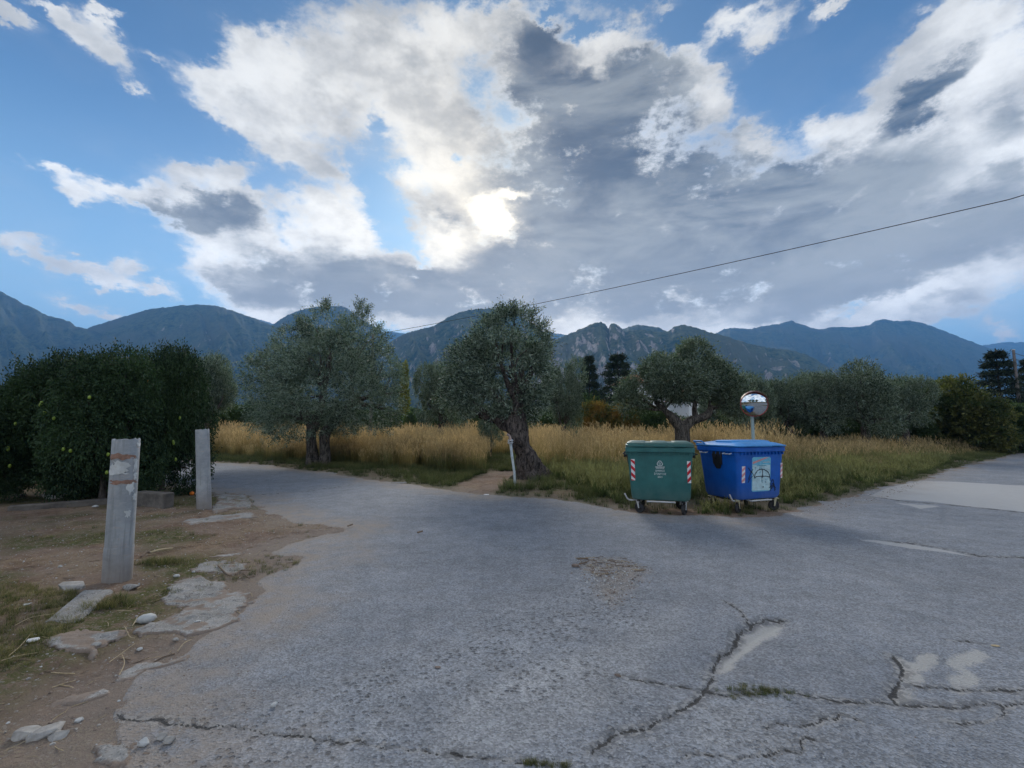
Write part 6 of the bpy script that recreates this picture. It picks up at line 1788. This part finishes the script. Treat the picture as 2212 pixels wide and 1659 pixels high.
stick([(365,367),(390,358)], .012, 'dark twig on the asphalt past the dirt tongue', M_TWIG, conv=k5)
stick([(740,400),(768,396)], .014, 'dark leaf stem on the middle of the asphalt', M_TWIG, conv=k5)
stick([(1605,549),(1660,544)], .010, 'upper dark twig beside the gravel hollow', M_TWIG, conv=k5)
stick([(1610,570),(1655,566)], .008, 'lower dark twig beside the gravel hollow', M_TWIG, conv=k5)
x_, y_ = k5(1590, 574); put('stone', x_, y_, .10, .06, .04, M_ROCKB, 'dark stone at the left end of the gravel hollow', 'stone', 61)
x_, y_ = k5(850, 1125); put('dry_leaf', x_, y_, .05, .03, .012, M_ROCKB, 'curled brown leaf on the asphalt', 'leaf', 62)
k8 = lambda x, y: ((1400 + x * .5244) * .86406, (1350 + y * .5244) * .86406)
x_, y_ = k8(276, 652); put('dry_leaf', x_, y_, .055, .018, .02, M_ROCKB, 'dark curled leaf at the tip of the long crack', 'leaf', 63, -.5)
x_, y_ = k8(2078, 507); put('paper_scrap', x_, y_, .06, .04, .01, M_STRAW, 'small cream scrap on the asphalt at the right', 'litter', 64)

# scattered gravel and crumbs (nobody could count them)
peb = [rock_mesh(300 + i, .5, .4, .3, [M_ROCK, M_ROCKW, M_ROCKB, M_ROCK][i], .3, 1) for i in range(4)]
gg = np.random.default_rng(77)
lfp = np.vstack([rl[3:18], P2([(150,1659),(-300,1659),(-500,1300),(-100,1150),(300,1100),(420,1075)])])
pt = sample_poly(lfp, 3800, 70)
scatter('gravel', peb, lift(pt), 0.006 + .022 * gg.uniform(0, 1, len(pt)) ** 4 + .003 * gg.uniform(size=len(pt)), label='loose gravel and crumbs on the bare earth', tilt=.4)
d_ = sstep(.9, -.1, np.zeros(1))
rp = np.vstack([rl[::-1][2:], rl[::-1][-1:] + 1.2, P2([(900,1200),(900,1659),(320,1700)])])
pt = sample_poly(P2([(560,1110),(760,1145),(760,1300),(640,1450),(500,1659),(180,1659),(240,1530),(420,1410),(560,1310),(640,1215)]), 1500, 71)
scatter('gravel', peb, lift(pt), 0.004 + .012 * gg.uniform(0, 1, len(pt)) ** 3, label='fine gravel spilled on the asphalt edge', tilt=.4)
pt = sample_poly(CR8([(90,85),(290,85),(440,140),(340,240),(230,340),(120,190)]), 1500, 72); pt = pt + gg.normal(0, .07, pt.shape)
scatter('gravel', peb, lift(pt), 0.008 + .022 * gg.uniform(0, 1, len(pt)) ** 2.5, label='gravel filling the shallow hollow in the asphalt', tilt=.4)
pt = sample_poly(P2([(500,1100),(1300,1120),(2200,1150),(2300,1659),(300,1659)]), 1400, 73)
scatter('gravel', peb, lift(pt), 0.004 + .010 * gg.uniform(0, 1, len(pt)) ** 5, label='stray crumbs on the asphalt', tilt=.4)
pt = sample_poly(P2([(1700,1112),(1810,1080),(1900,1058),(2000,1036),(1960,1060),(1880,1085),(1780,1108)]), 700, 74)
scatter('gravel', peb, lift(pt), 0.01 + .03 * gg.uniform(0, 1, len(pt)) ** 3, label='loose gravel on the verge right of the containers', tilt=.4)
# straw litter
sm = MB(); sm.tube([(-.5, 0, .02), (0, .04, .03), (.5, 0, .02)], .02, 4); so = sm.build('straw_piece', M_STRAW); smesh = so.data; bpy.data.objects.remove(so)
sm = MB(); sm.tube([(-.5, 0, .02), (0, -.08, .04), (.5, .05, .02)], .03, 4); so = sm.build('straw_piece', M_TWIG); smesh2 = so.data; bpy.data.objects.remove(so)
pt = sample_poly(lfp, 1500, 75)
scatter('straw_litter', [smesh, smesh, smesh2], lift(pt), .03 + .12 * gg.uniform(0, 1, len(pt)) ** 2.5, label='bits of straw and twig on the bare earth', tilt=.08)
pt = sample_poly(CR8([(70,80),(300,85),(440,140),(200,180),(100,150)]), 160, 76)
scatter('straw_litter', [smesh, smesh2, smesh2], lift(pt), .04 + .12 * gg.uniform(0, 1, len(pt)) ** 2, label='straw caught in the gravel hollow', tilt=.08)
# grass tufts in the cracks
for j, (cx, cy, rx, ry, n_) in enumerate([(950, 725, .15, .035, 110)]):
    x_, y_ = k8(cx, cy); c = gp(x_, y_)
    pt = np.stack([c.x + gg.normal(0, rx / 1.6, n_), c.y + gg.normal(0, ry, n_)], 1)
    scatter('crack_grass', short[:2] + dryt[:1], lift(pt), gg.uniform(.06, .16, n_), label='flat tuft of grass growing in the crack')
x0_, y0_ = k5(1303, 1640); x1_, y1_ = k5(1560, 1655); a_, b_ = gp(x0_, y0_), gp(x1_, y1_)
t_ = gg.uniform(0, 1, 90); pt = np.stack([a_.x + (b_.x - a_.x) * t_ + gg.normal(0, .01, 90), a_.y + (b_.y - a_.y) * t_ + gg.normal(0, .012, 90)], 1)
scatter('crack_grass', short[:2] + dryt[:1], lift(pt), gg.uniform(.05, .12, 90), label='grass in the crack at the bottom edge')
x_, y_ = k2(870, 390); c = gp(x_, y_); pt = np.stack([c.x + gg.normal(0, .10, 40), c.y + gg.normal(0, .06, 40)], 1)
scatter('sparse_grass', short[:2] + dryt, lift(pt), gg.uniform(.2, .4, 40), label='grass tuft beside the kerb block')
x_, y_ = k1(1290, 1320); c = gp(x_, y_); pt = np.stack([c.x + gg.normal(0, .16, 60), c.y + gg.normal(0, .06, 60)], 1)
scatter('sparse_grass', short[:2] + dryt, lift(pt), gg.uniform(.2, .45, 60), label='dark grass tuft right of the near post')
